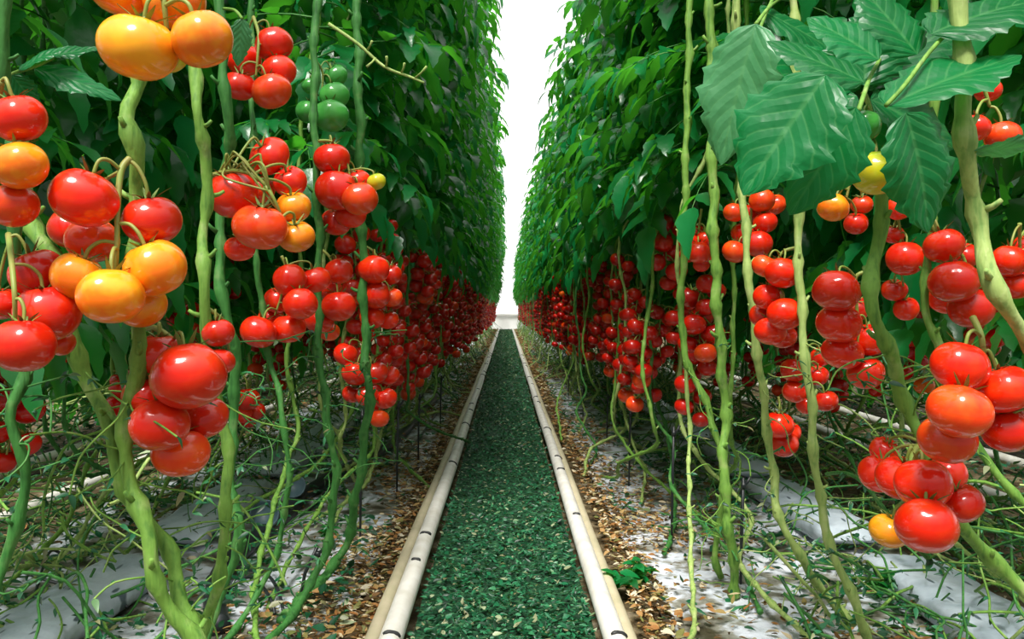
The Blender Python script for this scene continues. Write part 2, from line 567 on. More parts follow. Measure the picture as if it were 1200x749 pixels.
hero_truss('tall red truss left of the slender pale stem in the right row', 1.85,
           [(917, 320, 20, 'red'), (920, 368, 20, 'red'), (903, 388, 19, 'red'), (896, 312, 15, 'redor'), (900, 348, 17, 'red'), (918, 395, 16, 'red', .03), (893, 370, 15, 'red', .04)],
           (934, 290, .02), [(915, 298, .02), (908, 330, .03), (906, 370, .03)])
hero_truss('red truss across the slender pale stem, low in the right row', 1.9,
           [(930, 434, 15, 'red'), (931, 459, 14, 'red'), (968, 470, 14, 'red'), (958, 440, 13, 'red', .03), (945, 474, 12, 'red', .03), (962, 418, 13, 'red', .04)],
           (943, 395, .01), [(946, 410, .01), (948, 435, .01), (950, 460, .01)])
hero_truss('dull orange-red truss up under the big leaf tips in the right row', 2.3,
           [(861, 295, 14, 'redor'), (889, 286, 16, 'red'), (871, 273, 14, 'red'), (897, 261, 14, 'red'), (893, 235, 15, 'redor'), (860, 249, 12, 'redor'), (908, 240, 13, 'redor', .03), (880, 250, 12, 'red', .03)],
           (876, 215, .01), [(880, 230, .01), (880, 260, .01), (876, 285, .01)])
hero_truss('compact round red truss below the leaf wall in the right row', 2.5,
           [(819, 296, 14, 'red'), (807, 284, 12, 'red'), (827, 281, 12, 'red'), (815, 272, 11, 'red'), (828, 300, 11, 'red'), (822, 310, 10, 'red'), (806, 299, 10, 'red')],
           (822, 245, .01), [(820, 260, .01), (818, 280, .01), (818, 300, .01)])
hero_truss('dull orange and red tomatoes under the tips of the big leaves', 1.7,
           [(976, 243, 18, 'orange'), (1003, 262, 14, 'red', .03), (1010, 240, 13, 'redor', .03)], (1000, 205, .01), [(995, 218, .01), (992, 232, .01)])
hero_truss('two red tomatoes one above the other right of the dark green stem', 1.7,
           [(1053, 244, 15, 'red'), (1061, 303, 21, 'red'), (1047, 275, 13, 'red', .03), (1048, 340, 15, 'red', .05), (1062, 362, 15, 'red', .05)],
           (1034, 215, .01), [(1045, 225, .01), (1054, 265, .02), (1056, 320, .02)])
hero_truss('red and orange tomatoes half hidden by leaves at the upper right', 1.25,
           [(1143, 150, 17, 'red'), (1175, 160, 20, 'redor', .02), (1158, 106, 16, 'red', .05)], (1140, 80, .05), [(1150, 95, .03), (1160, 125, .03)])
hero_truss('yellow-green tomato below the big leaves at the upper right', 1.10,
           [(1027, 203, 27, 'lime'), (1012, 148, 20, 'green', .02)], (1012, 108, .06), [(1020, 130, .05), (1022, 165, .04)])
hero_truss('shaded dark red truss low between the pale stems of the right row', 2.6,
           [(912, 498, 17, 'red'), (918, 520, 17, 'red'), (925, 507, 14, 'red', .03), (908, 515, 12, 'red', .02)], (912, 465, .0), [(915, 480, .0), (917, 505, .01)])


# ------------------------------------------------------------------ leaves
def leaflet(mb, base, d, n, L, W, rows=4, fold=0.35, droop=0.25, mi=0, twist=0.0):
    s = d.cross(n).normalized()
    n = s.cross(d).normalized()
    vs = []
    fs = []
    prof = {4: (0.30, 0.95, 0.88, 0.50, 0.0), 7: (0.18, 0.80, 1.0, 0.72, 0.82, 0.46, 0.36)}.get(rows)
    for i in range(rows):
        t = i / rows
        w = W * 0.5 * (prof[i] if prof else 1)
        c = base + d * (L * t) - n * (droop * L * t * t)
        e = n * (fold * w)
        tw = n * (twist * t * w)
        vs += [c - s * w + e - tw, c, c + s * w + e + tw]
    vs.append(base + d * (L * 0.97) - n * (droop * L))
    for i in range(rows - 1):
        q = i * 3
        fs += [(q, q + 1, q + 4, q + 3), (q + 1, q + 2, q + 5, q + 4)]
    q = (rows - 1) * 3
    fs += [(q, q + 1, q + 3), (q + 1, q + 2, q + 3)]
    mb.add(vs, fs, mi)


def compound(mb, rr, base, az, L, size, elev=0.15, drop=1.0, pairs=4, mi=0, stem_mi=1):
    h = Vector((math.cos(az), math.sin(az), 0))
    pts = []
    p = Vector(base)
    n = 6
    for i in range(n + 1):
        pts.append(p.copy())
        e = elev - drop * (i / n)
        p = p + (h * math.cos(e) + UP * math.sin(e)) * (L / n)
    mb.tube(pts, [0.004 - 0.0004 * i for i in range(n + 1)], 3, stem_mi, False)
    side = Vector((-h.y, h.x, 0))
    def pos(t):
        x = t * n; i = min(int(x), n - 1)
        return pts[i].lerp(pts[i + 1], x - i), (pts[i + 1] - pts[i]).normalized()
    for k in range(pairs):
        t = 0.28 + 0.60 * k / max(1, pairs - 1)
        q, tg = pos(t)
        for sg in (-1, 1):
            sz = size * rr.uniform(0.7, 1.15) * (0.75 + 0.35 * math.sin(math.pi * (0.25 + 0.6 * t)))
            d = (tg * rr.uniform(.3, .8) + side * sg * 1.0 + UP * rr.uniform(-.75, .15)).normalized()
            nn = (UP + side * rr.uniform(-.6, .6) + h * rr.uniform(-.2, .8)).normalized()
            leaflet(mb, q, d, nn, sz, sz * rr.uniform(.45, .66), 7, rr.uniform(.1, .5), rr.uniform(.15, .5), mi, rr.uniform(-.3, .3))
    q, tg = pos(1.0)
    d = (tg + UP * rr.uniform(-.5, .0)).normalized()
    nn = (UP + h * rr.uniform(.2, .8) + side * rr.uniform(-.4, .4)).normalized()
    leaflet(mb, q, d, nn, size * rr.uniform(1.0, 1.35), size * rr.uniform(.55, .75), 7, rr.uniform(.1, .4), rr.uniform(.2, .5), mi, rr.uniform(-.3, .3))


def foliage_mb(seed, z0, z1, count, lean, L=(0.28, 0.46), size=(0.085, 0.135), aisle=0.45):
    """leaves round a stem that stands at the local origin, the path lying towards +x"""
    rr = random.Random(seed)
    mb = MB()
    az = rr.uniform(0, 6.28)
    for k in range(count):
        t = (k + rr.random()) / count
        z = z0 + (z1 - z0) * t
        az += 2.4 + rr.uniform(-.5, .5)
        a = az
        if rr.random() < aisle:
            a = rr.gauss(0, 0.9)
        off = lean * ((z - 1.0) / 2.4)
        compound(mb, rr, (off, rr.uniform(-.05, .05), z), a, rr.uniform(*L), rr.uniform(*size),
                 rr.uniform(-.1, .45), rr.uniform(.6, 1.5), rr.choice((3, 4, 5)))
    return mb


def stem_mb(path, r0, rr, sides=8, stubs=True, per=5, mi=0):
    """one stem with swollen nodes and the stubs left where leaves were cut"""
    mb = MB()
    sp = smooth_path(path, per)
    L = [0.0]
    for a, b in zip(sp, sp[1:]):
        L.append(L[-1] + (b - a).length)
    # resample
    step = max(0.018, L[-1] / 260)
    n = int(L[-1] / step) + 2
    pts = []; rad = []
    j = 0
    gap = 0.10
    ph = rr.uniform(0, gap)
    for i in range(n):
        s = min(i * step, L[-1])
        while j < len(L) - 2 and L[j + 1] < s:
            j += 1
        u = (s - L[j]) / max(1e-6, L[j + 1] - L[j])
        p = sp[j].lerp(sp[j + 1], min(1, u))
        node = math.exp(-(((s + ph) % gap - gap / 2) / 0.014) ** 2)
        zig = math.sin((s + ph) / gap * math.pi) * r0 * 0.28 + math.sin(s * 61 + ph * 90) * r0 * 0.10
        pts.append(p + Vector((zig, zig * 0.5, 0)))
        rad.append(r0 * (0.80 + 0.42 * node + 0.08 * math.sin(s * 37 + ph) + 0.05 * math.sin(s * 113)))
    mb.tube(pts, rad, sides, mi)
    if stubs:
        s = gap / 2 - ph
        k = 0
        while s < L[-1] - 0.02:
            if s > 0.01:
                i = min(int(s / step), n - 2)
                a = rr.uniform(0, 6.28)
                d = Vector((math.cos(a), math.sin(a), rr.uniform(.2, .9))).normalized()
                ln = rr.choice((1.6, 2.0, 2.6)) * r0
                mb.tube([pts[i], pts[i] + d * ln * .7, pts[i] + d * ln + UP * r0 * .3], [r0 * .5, r0 * .34, r0 * .26], 5, mi)
            s += gap
            k += 1
    return mb


# ------------------------------------------------------------------ hand placed plants
HERO_PLANTS = [
    # label, material, width px, depth, path px
    ('tomato plant with thick bright green stem behind the near orange and red truss', 'stem', 21, 1.12,
     [(168, -90), (160, 80), (151, 133), (162, 182), (157, 245), (158, 330), (163, 395), (152, 480), (150, 560), (176, 640), (196, 712), (235, 790)]),
    ('tomato plant with slender pale green stem right of the thick bright one', 'stem', 15, 1.35,
     [(222, -90), (226, 78), (232, 130), (243, 188), (238, 262), (241, 330), (239, 395), (262, 500), (266, 600), (252, 690), (240, 740)]),
    ('tomato plant with dull green stem left of the high red truss', 'stem_dark', 14, 1.65,
     [(255, -70), (262, 75), (268, 140), (264, 200), (256, 290), (266, 370), (277, 450), (268, 545), (280, 620), (262, 690)]),
    ('tomato plant whose bent stem runs down to the litter at the lower left', 'stem', 20, 1.16,
     [(-30, -80), (-6, 60), (16, 150), (40, 262), (66, 305), (84, 385), (101, 440), (125, 500), (150, 575), (192, 640), (216, 712), (240, 790)]),
    ('tomato plant with its stem along the left picture edge', 'stem_dark', 14, 1.08,
     [(3, -90), (5, 40), (9, 120), (14, 200), (20, 280), (24, 340), (34, 430), (12, 490), (30, 570), (10, 650), (-30, 740)]),
    ('tomato plant with thin stem under the high red truss on the left', 'stem_dark', 8, 2.0,
     [(293, -120), (294, -50), (296, 60), (296, 165), (301, 300), (312, 400), (330, 480), (338, 560), (326, 640), (300, 700)]),
    ('tomato plant with dark straight stem beside the unripe green truss', 'stem_dark', 11, 2.15,
     [(374, -120), (372, -40), (368, 100), (371, 200), (374, 290), (373, 400), (382, 480), (393, 560), (380, 650)]),
    ('tomato plant with straight stem right of the truss with the greenish tomato', 'stem_dark', 12, 2.45,
     [(416, -110), (418, -20), (421, 130), (425, 270), (428, 400), (432, 470), (421, 560), (405, 640)]),
    ('tomato plant with very thick pale stem curving out at the right picture edge', 'stem_pale', 23, 1.08,
     [(1122, -90), (1128, 90), (1134, 180), (1140, 240), (1154, 300), (1174, 350), (1206, 402), (1255, 480), (1290, 600), (1300, 740), (1330, 900)]),
    ('tomato plant with twisted deep green stem right of the five large red tomatoes', 'stem', 19, 1.32,
     [(1040, -70), (1038, 120), (1033, 235), (1026, 300), (1022, 360), (1044, 420), (1061, 470), (1086, 530), (1122, 606), (1160, 655), (1215, 705), (1290, 760)]),
    ('tomato plant with slender pale stem crossing the low red truss on the right', 'stem_pale', 12, 1.78,
     [(928, -40), (934, 120), (935, 260), (940, 380), (950, 470), (957, 560), (974, 640), (1004, 712), (1030, 770)]),
    ('tomato plant with crooked pale stem beside the shaded low truss on the right', 'stem_pale', 11, 2.05,
     [(860, -120), (862, -30), (868, 180), (878, 330), (886, 400), (904, 540), (912, 600), (936, 650), (966, 694), (1000, 735)]),
    ('tomato plant with straight stem behind the right edge truss, sloping down right', 'stem', 11, 1.42,
     [(1096, -60), (1091, 250), (1084, 360), (1099, 405), (1112, 470), (1150, 532), (1202, 592), (1265, 655), (1330, 720)]),
    ('tomato plant with two-tone upright stem nearest the right rail', 'stem', 13, 2.3,
     [(830, -130), (832, 0), (836, 250), (842, 380), (850, 480), (848, 560), (857, 640), (862, 700)]),
    ('tomato plant with thin stem under the compact round red truss', 'stem', 9, 2.45,
     [(812, -110), (808, 20), (802, 260), (800, 400), (830, 480), (850, 560), (838, 640), (845, 690)]),
]
HP = {}


def mb_points(pts, rr):
    sp = [p for p in smooth_path(pts, 10) if 0.04 < p.z < 0.74]
    return [rr.choice(sp) for _ in range(18)] if sp else []


for k, (lab, mat, w, d, px) in enumerate(HERO_PLANTS):
    rr = random.Random(100 + k)
    pts = [at(x, y, d * (1 + 0.012 * math.sin(i * 1.9 + k))) for i, (x, y) in enumerate(px)]
    # the stem carries on up its string above the fruit
    pts = [Vector((pts[0].x + 0.03 * math.sin(k), pts[0].y + 0.03, 2.75)), Vector((pts[0].x, pts[0].y, max(pts[0].z + 0.25, 1.9)))] + pts
    # let the foot reach the ground
    while pts[-1].z < 0.02:
        pts[-1].z = 0.02
        break
    if pts[-1].z > 0.05:
        q = pts[-1]
        sg = -1 if q.x < 0 else 1
        pts.append(Vector((q.x + 0.05 * sg, q.y - 0.12, q.z * 0.4)))
        pts.append(Vector((q.x + 0.10 * sg, q.y - 0.35, 0.02)))
    base = pts[-1].copy()
    root = empty('tomato_plant', base, lab, 'tomato plant')
    mb = stem_mb([p - base for p in pts], w * 0.5 * d / F, rr, 10)
    HP[k] = (root, base)
    sb = mb
    for q in mb_points(pts, rr):
        a = rr.uniform(0, 6.28)
        dv = Vector((math.cos(a), math.sin(a), rr.uniform(-.4, .6)))
        pp = [q - base]
        for i in range(4):
            dv = (dv + Vector((rr.gauss(0, .4), rr.gauss(0, .4), rr.gauss(-.12, .3)))).normalized()
            pp.append(pp[-1] + dv * rr.uniform(.018, .045))
        sb.tube(smooth_path(pp, 3), 0.0014, 5, 0, False)
        for j in range(4):
            leaflet(sb, pp[rr.randrange(1, 5)], Vector((rr.gauss(0, 1), rr.gauss(0, 1), rr.uniform(-.9, .4))).normalized(), Vector((rr.gauss(0, .5), -.5, 1)).normalized(), rr.uniform(.010, .026), rr.uniform(.004, .010), 4, .3, .3, 1)
    link('stem', sb.mesh('stem', [M[mat], M['clip']]), root)


# broad near leaves, every leaf one part of the plant that carries it
def big_leaflet(mb, uvs, base, tip, W, facing, fold=0.25, droop=0.12, rows=26, cols=5, wave=0.03, seed=0, lobes=6):
    rr = random.Random(seed)
    d = (tip - base); L = d.length; d.normalize()
    s = d.cross(facing).normalized()
    n = s.cross(d).normalized()
    vs = []; fs = []; uv = []
    ph = rr.uniform(0, 6)
    nc = 2 * cols + 1
    for i in range(rows + 1):
        t = i / rows
        prof = (math.sin(math.pi * min(1, t ** 0.72)) ** 0.75) if 0 < t < 1 else 0.0
        prof = max(prof, 0.02 if t < 1 else 0.0)
        saw = 1 - 0.20 * ((t * lobes) % 1.0) - 0.07 * ((t * lobes * 3) % 1.0)
        for j in range(nc):
            u = (j - cols) / cols
            w = W * 0.5 * prof * (saw if abs(u) > 0.75 else 1 - (1 - saw) * abs(u) * 0.8)
            x = u * w
            z = fold * abs(x) + wave * L * math.sin(t * 9 + ph + u * 1.5) * abs(u) * prof - droop * L * t * t - 0.25 * abs(u) ** 3 * w
            # puckering between side veins
            z += 0.0035 * L * math.cos((t * 7 - abs(u) * 2.4) * 2 * math.pi) * abs(u) * (1 - abs(u)) * 4 * prof
            vs.append(base + d * (L * t) + s * x + n * z)
            uv.append((u, t))
    for i in range(rows):
        for j in range(nc - 1):
            q = i * nc + j
            fs.append((q, q + 1, q + nc + 1, q + nc))
    o = len(mb.v)
    mb.add(vs, fs, 0)
    uvs.extend(uv)


def big_leaf(plant, mat, leaflets, petiole, d, seed, pr=0.0028):
    root, base = HP[plant]
    mb = MB(); uvs = []
    for k, (bx, by, tx, ty, w, face, dd) in enumerate(leaflets):
        b = at(bx, by, d + dd) - base
        t = at(tx, ty, d + dd + 0.02) - base
        big_leaflet(mb, uvs, b, t, w * d / F, Vector(face), seed=seed * 17 + k, droop=U(.03, .14), fold=U(.12, .35))
    nb = len(mb.v)
    pw = [at(x, y, d + z) - base for x, y, z in petiole]
    mb.tube(smooth_path(pw, 5), pr, 7, 1)
    uvs.extend([(0.5, 0.35)] * (len(mb.v) - nb))
    me = mb.mesh('leaf', [M[mat], M['stem']])
    lay = me.uv_layers.new(name='UVMap')
    idx = np.zeros(len(me.loops), dtype=np.int32)
    me.loops.foreach_get('vertex_index', idx)
    lay.data.foreach_set('uv', np.array(uvs, dtype=np.float32)[idx].ravel())
    link('leaf', me, root)


# upper right
big_leaf(9, 'big_leaf', [
    (968, 88, 866, 224, 150, (-.35, -.75, .55), -.06),
    (1003, 126, 928, 252, 100, (.05, -.9, .25), -.03),
    (1062, 132, 1102, 272, 128, (.25, -.8, .1), .0),
    (1012, 96, 900, 44, 120, (-.2, -.5, .9), .02)],
    [(1036, 60, .30), (1020, 90, .1), (1012, 112, .0), (1006, 130, -.02)], 1.0, 3)
big_leaf(8, 'big_leaf', [
    (1038, 124, 1198, 52, 125, (.2, -.45, .9), .0),
    (1030, 70, 950, 14, 120, (-.1, -.6, .8), .03),
    (1075, 64, 1010, -20, 120, (-.1, -.6, .8), .06),
    (1090, 40, 1225, -20, 120, (-.1, -.6, .8), .04)],
    [(1128, 20, .06), (1090, 60, .03), (1060, 100, .0), (1038, 124, -.01)], 1.04, 4)
big_leaf(8, 'pale_leaf', [(1140, 178, 1235, 172, 36, (0, -.6, -.8), .0)],
         [(1132, 150, .03), (1136, 170, .02), (1142, 178, .0)], 1.06, 5)
big_leaf(10, 'pale_leaf', [(886, 28, 838, 190, 105, (-.5, -.8, .3), -.05)], [(928, -10, .3), (905, 5, .1), (886, 28, -.05)], 1.25, 6)
big_leaf(10, 'big_leaf', [(884, 60, 960, 120, 100, (.3, -.6, .7), .0), (890, 10, 985, 60, 120, (.3, -.6, .7), .06), (884, 80, 905, 190, 90, (.1, -.8, .5), .04)],
         [(925, -30, .2), (905, 0, .06), (888, 40, .0)], 1.3, 7)
big_leaf(9, 'big_leaf', [
    (1004, 112, 905, 160, 120, (-.1, -.7, .6), .0), (1008, 104, 930, 44, 120, (-.1, -.6, .8), .02), (1012, 100, 1022, 8, 110, (.1, -.7, .7), .0),
    (1018, 106, 1112, 20, 120, (.1, -.6, .8), .02), (1020, 116, 1126, 168, 120, (.1, -.8, .5), .0), (1012, 122, 1040, 226, 110, (.1, -.8, .3), .03)],
    [(1040, 30, .15), (1026, 80, .04), (1012, 110, .0)], 1.22, 10)
# upper left
big_leaf(4, 'big_leaf', [(22, 82, 78, 50, 46, (0, -.5, .9), .0), (40, 80, 142, 108, 48, (.2, -.7, .6), .02), (14, 88, 46, 128, 34, (.0, -.9, .3), .0),
                         (60, 66, 118, 52, 40, (.1, -.6, .8), .04)],
         [(4, 96, .08), (16, 86, .02), (40, 78, .0), (62, 68, .02)], 1.2, 8)
big_leaf(2, 'pale_leaf', [(284, 22, 278, 78, 30, (.3, -.9, .2), .0)], [(262, 10, .05), (275, 12, .02), (284, 22, .0)], 1.5, 9)


# ------------------------------------------------------------------ plants of the rows
def row_stem_path(rr, lean, along):
    """stem that hangs along its string, then is laid down along the row near the ground"""
    p = []
    top = 3.2
    for z in (3.3, 2.6, 1.9, 1.4, 1.1, 0.85, 0.62, 0.42):
        off = lean * ((z - 1.0) / 2.4) if z > 1 else 0
        p.append(Vector((off + rr.uniform(-.02, .02), rr.uniform(-.04, .04), z)))
    y = p[-1].y
    p.append(Vector((rr.uniform(-.05, .06), y + along * rr.uniform(.10, .2), rr.uniform(.24, .34))))
    p.append(Vector((rr.uniform(-.08, .08), y + along * rr.uniform(.35, .55), rr.uniform(.10, .22))))
    p.append(Vector((rr.uniform(-.1, .08), y + along * rr.uniform(.7, .9), rr.uniform(.04, .12))))
    p.append(Vector((rr.uniform(-.1, .08), y + along * rr.uniform(1.0, 1.2), 0.025)))
    return p


def lower_sprigs(mb, rr, mi):
    for k in range(7):
        q = Vector((rr.uniform(-.12, .12), rr.uniform(-.35, .35), rr.uniform(.05, .5)))
        a = rr.uniform(0, 6.28)
        pts = [q]
        dirv = Vector((math.cos(a) * .6, math.sin(a), rr.uniform(-.5, .5)))
        for i in range(4):
            dirv = (dirv + Vector((rr.uniform(-.5, .5), rr.uniform(-.5, .5), rr.uniform(-.6, .3)))).normalized()
            pts.append(pts[-1] + dirv * rr.uniform(.04, .09))
        mb.tube(smooth_path(pts, 3), 0.0028, 4, mi, False)


VAR = {}
def variants(key, n, z0, z1, count, lean, seed, **kw):
    out = []
    for i in range(n):
        fb = foliage_mb(seed + i, z0, z1, count, lean, **kw)
        rr = random.Random(seed + 50 + i)
        sb = stem_mb(row_stem_path(rr, lean, 1 if i % 2 else -1), 0.0085, rr, 7, True, 4)
        fm = fb.mesh('foliage', [M['foliage'], M['stem_dark']])
        sm = sb.mesh('stem', M[('stem', 'stem_pale', 'stem', 'stem_dark', 'stem_pale')[i % 5]])
        p2 = [Vector((q.x + (0.17 if q.z < 1.25 else 0.06) + rr.uniform(-.02, .02), q.y + 0.19 + (rr.uniform(-.05, .05) if q.z > .3 else 0), q.z)) for q in row_stem_path(rr, lean, -1 if i % 2 else 1)]
        sb2 = stem_mb(p2, 0.0072, rr, 7, True, 4)
        sm2 = sb2.mesh('stem', M[('stem_pale', 'stem', 'stem_dark', 'stem_pale', 'stem')[i % 5]])
        mm = MB()
        mm.add(fb.v, fb.f, 0)
        mm.m = [1 if q else 0 for q in fb.m]
        mm.add(sb.v, sb.f, 2)
        mm.add(sb2.v, sb2.f, 3)
        one = mm.mesh('tomato_plant', [M['foliage'], M['stem_dark'], sm.materials[0], sm2.materials[0]])
        out.append((fm, (sm, sm2), one))
    VAR[key] = out


variants('left', 5, 1.22, 3.25, 74, 0.22, 1000)
variants('right', 5, 1.20, 2.80, 68, -0.13, 2000)
variants('back', 4, 0.78, 3.1, 66, 0.0, 3000, aisle=0.55, L=(0.34, 0.5), size=(0.12, 0.17))
variants('outer', 3, 0.35, 3.1, 80, 0.0, 4000, aisle=0.6, L=(0.34, 0.5), size=(0.13, 0.19))


def place_plants(key, X, y0, y1, step, rot, whole_from, label_near, label_far, group, seed):
    rr = random.Random(seed)
    y = y0
    k = 0
    while y < y1:
        fm, sm, one = VAR[key][k % len(VAR[key])]
        loc = (X + rr.uniform(-.05, .05), y + rr.uniform(-.06, .06), 0)
        rz = rot + rr.uniform(-.25, .25)
        if y < whole_from:
            e = empty('tomato_plant', loc, label_near, 'tomato plant', group + ' near the camera', rz)
            for q in sm:
                link('stem', q, e)
            link('foliage', fm, e)
        else:
            o = link('tomato_plant', one, None, loc, (0, 0, rz))
            thing(o, label_far, 'tomato plant', group + ' farther off')
        y += step
        k += 1


place_plants('left', -0.66, 2.75, 32.3, 0.40, 0.0, 9.0, 'tall leafy tomato plant in the row just left of the green path',
             'distant tomato plant in the row left of the green path, small toward its far end', 'plants of the left row', 1)
place_plants('right', 0.68, 2.65, 32.3, 0.40, math.pi, 9.0, 'tall leafy tomato plant in the row just right of the green path',
             'distant tomato plant in the row right of the green path, small toward its far end', 'plants of the right row', 2)
place_plants('back', -1.40, 1.5, 15, 0.36, 0.0, 8.0, 'shaded tomato plant in the second row back on the left, behind the near stems',
             'distant tomato plant of the second row back on the left', 'plants of the second left row', 3)
place_plants('back', 1.50, 1.5, 15, 0.36, math.pi, 8.0, 'shaded tomato plant in the second row back on the right, behind the near stems',
             'distant tomato plant of the second row back on the right', 'plants of the second right row', 4)
place_plants('outer', -2.75, 3.4, 12, 0.42, 0.0, 0.0, '', 'dark tomato plant of the third row back on the left, beyond the far pale pipes', 'plants of the third left row', 5)
place_plants('outer', 2.95, 3.6, 12, 0.42, math.pi, 0.0, '', 'dark tomato plant of the third row back on the right, beyond the far pale pipe', 'plants of the third right row', 6)


# ------------------------------------------------------------------ trusses of the rows
def truss_variant(seed, n):
    rr = random.Random(seed)
    sp = smooth_path([(0, 0, 0), (0.03, 0.01, 0.005), (0.055, rr.uniform(-.02, .02), -0.05), (0.06, rr.uniform(-.02, .02), -0.12), (0.055, rr.uniform(-.02, .02), -0.19)], 5)
    T = []
    for k in range(n):
        t = 0.28 + 0.72 * k / (n - 1)
        q = sp[min(len(sp) - 1, int(t * (len(sp) - 1)))]
        r = rr.uniform(0.029, 0.037)
        a = k * 2.5 + rr.uniform(-.4, .4)
        p = q + Vector((math.cos(a) * r * .95, math.sin(a) * r * 1.1, -r * .6))
        T.append([p, r])
    for it in range(80):
        for i in range(n):
            for j in range(i + 1, n):
                dv = T[j][0] - T[i][0]
                need = 0.93 * (T[i][1] + T[j][1])
                if dv.length < need:
                    sh = dv.normalized() * (need - dv.length) * .5
                    T[i][0] = T[i][0] - sh
                    T[j][0] = T[j][0] + sh
    mb = MB()
    mb.tube(sp, [0.0035 - 0.00006 * i for i in range(len(sp))], 6)
    full = []
    for k, (p, r) in enumerate(T):
        best = min(sp, key=lambda q: (q - (p + Vector((0, 0, r * 1.3)))).length)
        ax = (UP + (best - p).normalized() * .6).normalized()
        rot = UP.rotation_difference(ax)
        top = p + ax * r * .75
        mb.tube(smooth_path([best, (best + top) * .5 + Vector((0, 0, .006)), top], 3), 0.0022, 5)
        c = 'red'
        x = rr.random()
        if k >= n - 2 and x < .22:
            c = 'redor'
        if k == n - 1 and x < .07:
            c = 'orange'
        full.append((p, r, rot, c))
    # calyces of the small trusses ride with the stalk mesh
    stalk = mb.mesh('stalk', M['stalk'])
    def merged(geo, with_calyx):
        m = MB()
        m.add(mb.v, mb.f, 0)
        v, f = geo
        for (p, r, rot, c) in full:
            m.add([p + rot @ (q * r) for q in v], f, 1 if c == 'red' else 2)
            if with_calyx:
                cg = calyx_geo(seed + int(r * 1e5), 5, 0.13)
                m.add([p + rot @ (Vector(q) * r) for q in cg.v], cg.f, 0)
        return m
    return full, stalk, merged(MID, True).mesh('tomato_truss', [M['stalk'], M['red_small'], M['redor_small']]), merged(LOW, False)


M['red_small'] = island_material('tomato_red_small', [(0.0, (0.33, 0.003, 0.001)), (0.5, (0.56, 0.004, 0.002)), (1.0, (0.70, 0.012, 0.003))], 0.22, 0.5)  # small row fruit, red also darkened to stand in for shade
M['redor_small'] = island_material('tomato_red_orange_small', [(0.0, (0.85, 0.05, 0.004)), (1.0, (0.92, 0.15, 0.01))], 0.24, 0.5)
TV = [truss_variant(500 + i, n) for i, n in enumerate((7, 8, 6, 9, 7, 8))]

spots = []
for side in (-1, 1):
    rr = random.Random(40 + side)
    for tier, h in enumerate((0.29, 0.09, -0.10)):
        y = (2.85 if side < 0 else 2.6) + 0.08 * tier
        while y < 32:
            X = (-0.51 if side < 0 else 0.60) + rr.uniform(-.07, .07)
            hh = CAM_H + h + rr.uniform(-.09, .07)
            if not (side > 0 and tier == 0 and rr.random() < .35):
                spots.append((side, tier, X, y, hh, rr.uniform(-.7, .7), rr.randrange(6), rr.uniform(.88, 1.1)))
            y += rr.uniform(.19, .30) if side < 0 else rr.uniform(.21, .33)
back = []
for side, X0 in ((-1, -1.27), (1, 1.36)):
    rr = random.Random(80 + side)
    for h in (0.12, -0.12):
        y = 2.0
        while y < 6.5:
            back.append((side, 3, X0 + rr.uniform(-.08, .08), y, CAM_H + h + rr.uniform(-.12, .1), rr.uniform(-.7, .7), rr.randrange(6), rr.uniform(.9, 1.1)))
            y += rr.uniform(.28, .5)
SIDE = {-1: 'left', 1: 'right'}
TIER = {0: 'highest', 1: 'middle', 2: 'lowest', 3: 'second'}
spots.sort(key=lambda s: s[3])
HEROS = [o.location.copy() for o in COL.objects if o.name.startswith('tomato_truss') and o.parent is None and o.type == 'EMPTY']


def thin(lst):
    keep = []
    for q in lst:
        ok = True
        for k2 in reversed(keep[-24:]):
            if k2[0] == q[0] and ((k2[2] - q[2]) / .15) ** 2 + ((k2[3] - q[3]) / .165) ** 2 + ((k2[4] - q[4]) / .225) ** 2 < 1:
                ok = False
                break
        if ok and q[3] < 3.2:
            for h in HEROS:
                if ((h.x - q[2]) / .17) ** 2 + ((h.y - q[3]) / .2) ** 2 + ((h.z - q[4]) / .25) ** 2 < 1:
                    ok = False
                    break
        if ok:
            keep.append(q)
    return keep


spots = thin(spots)
back = thin(sorted(back, key=lambda s: s[3]))
n_single = 300 - 30 - len(back)
stuff_mb = MB()
counts = {}


def ordinal(n):
    return {1: 'first', 2: 'second', 3: 'third', 4: 'fourth', 5: 'fifth', 6: 'sixth', 7: 'seventh', 8: 'eighth', 9: 'ninth', 10: 'tenth'}.get(n, str(n) + ('th' if 4 <= n % 100 <= 20 or n % 10 not in (1, 2, 3) else {1: 'st', 2: 'nd', 3: 'rd'}[n % 10]))


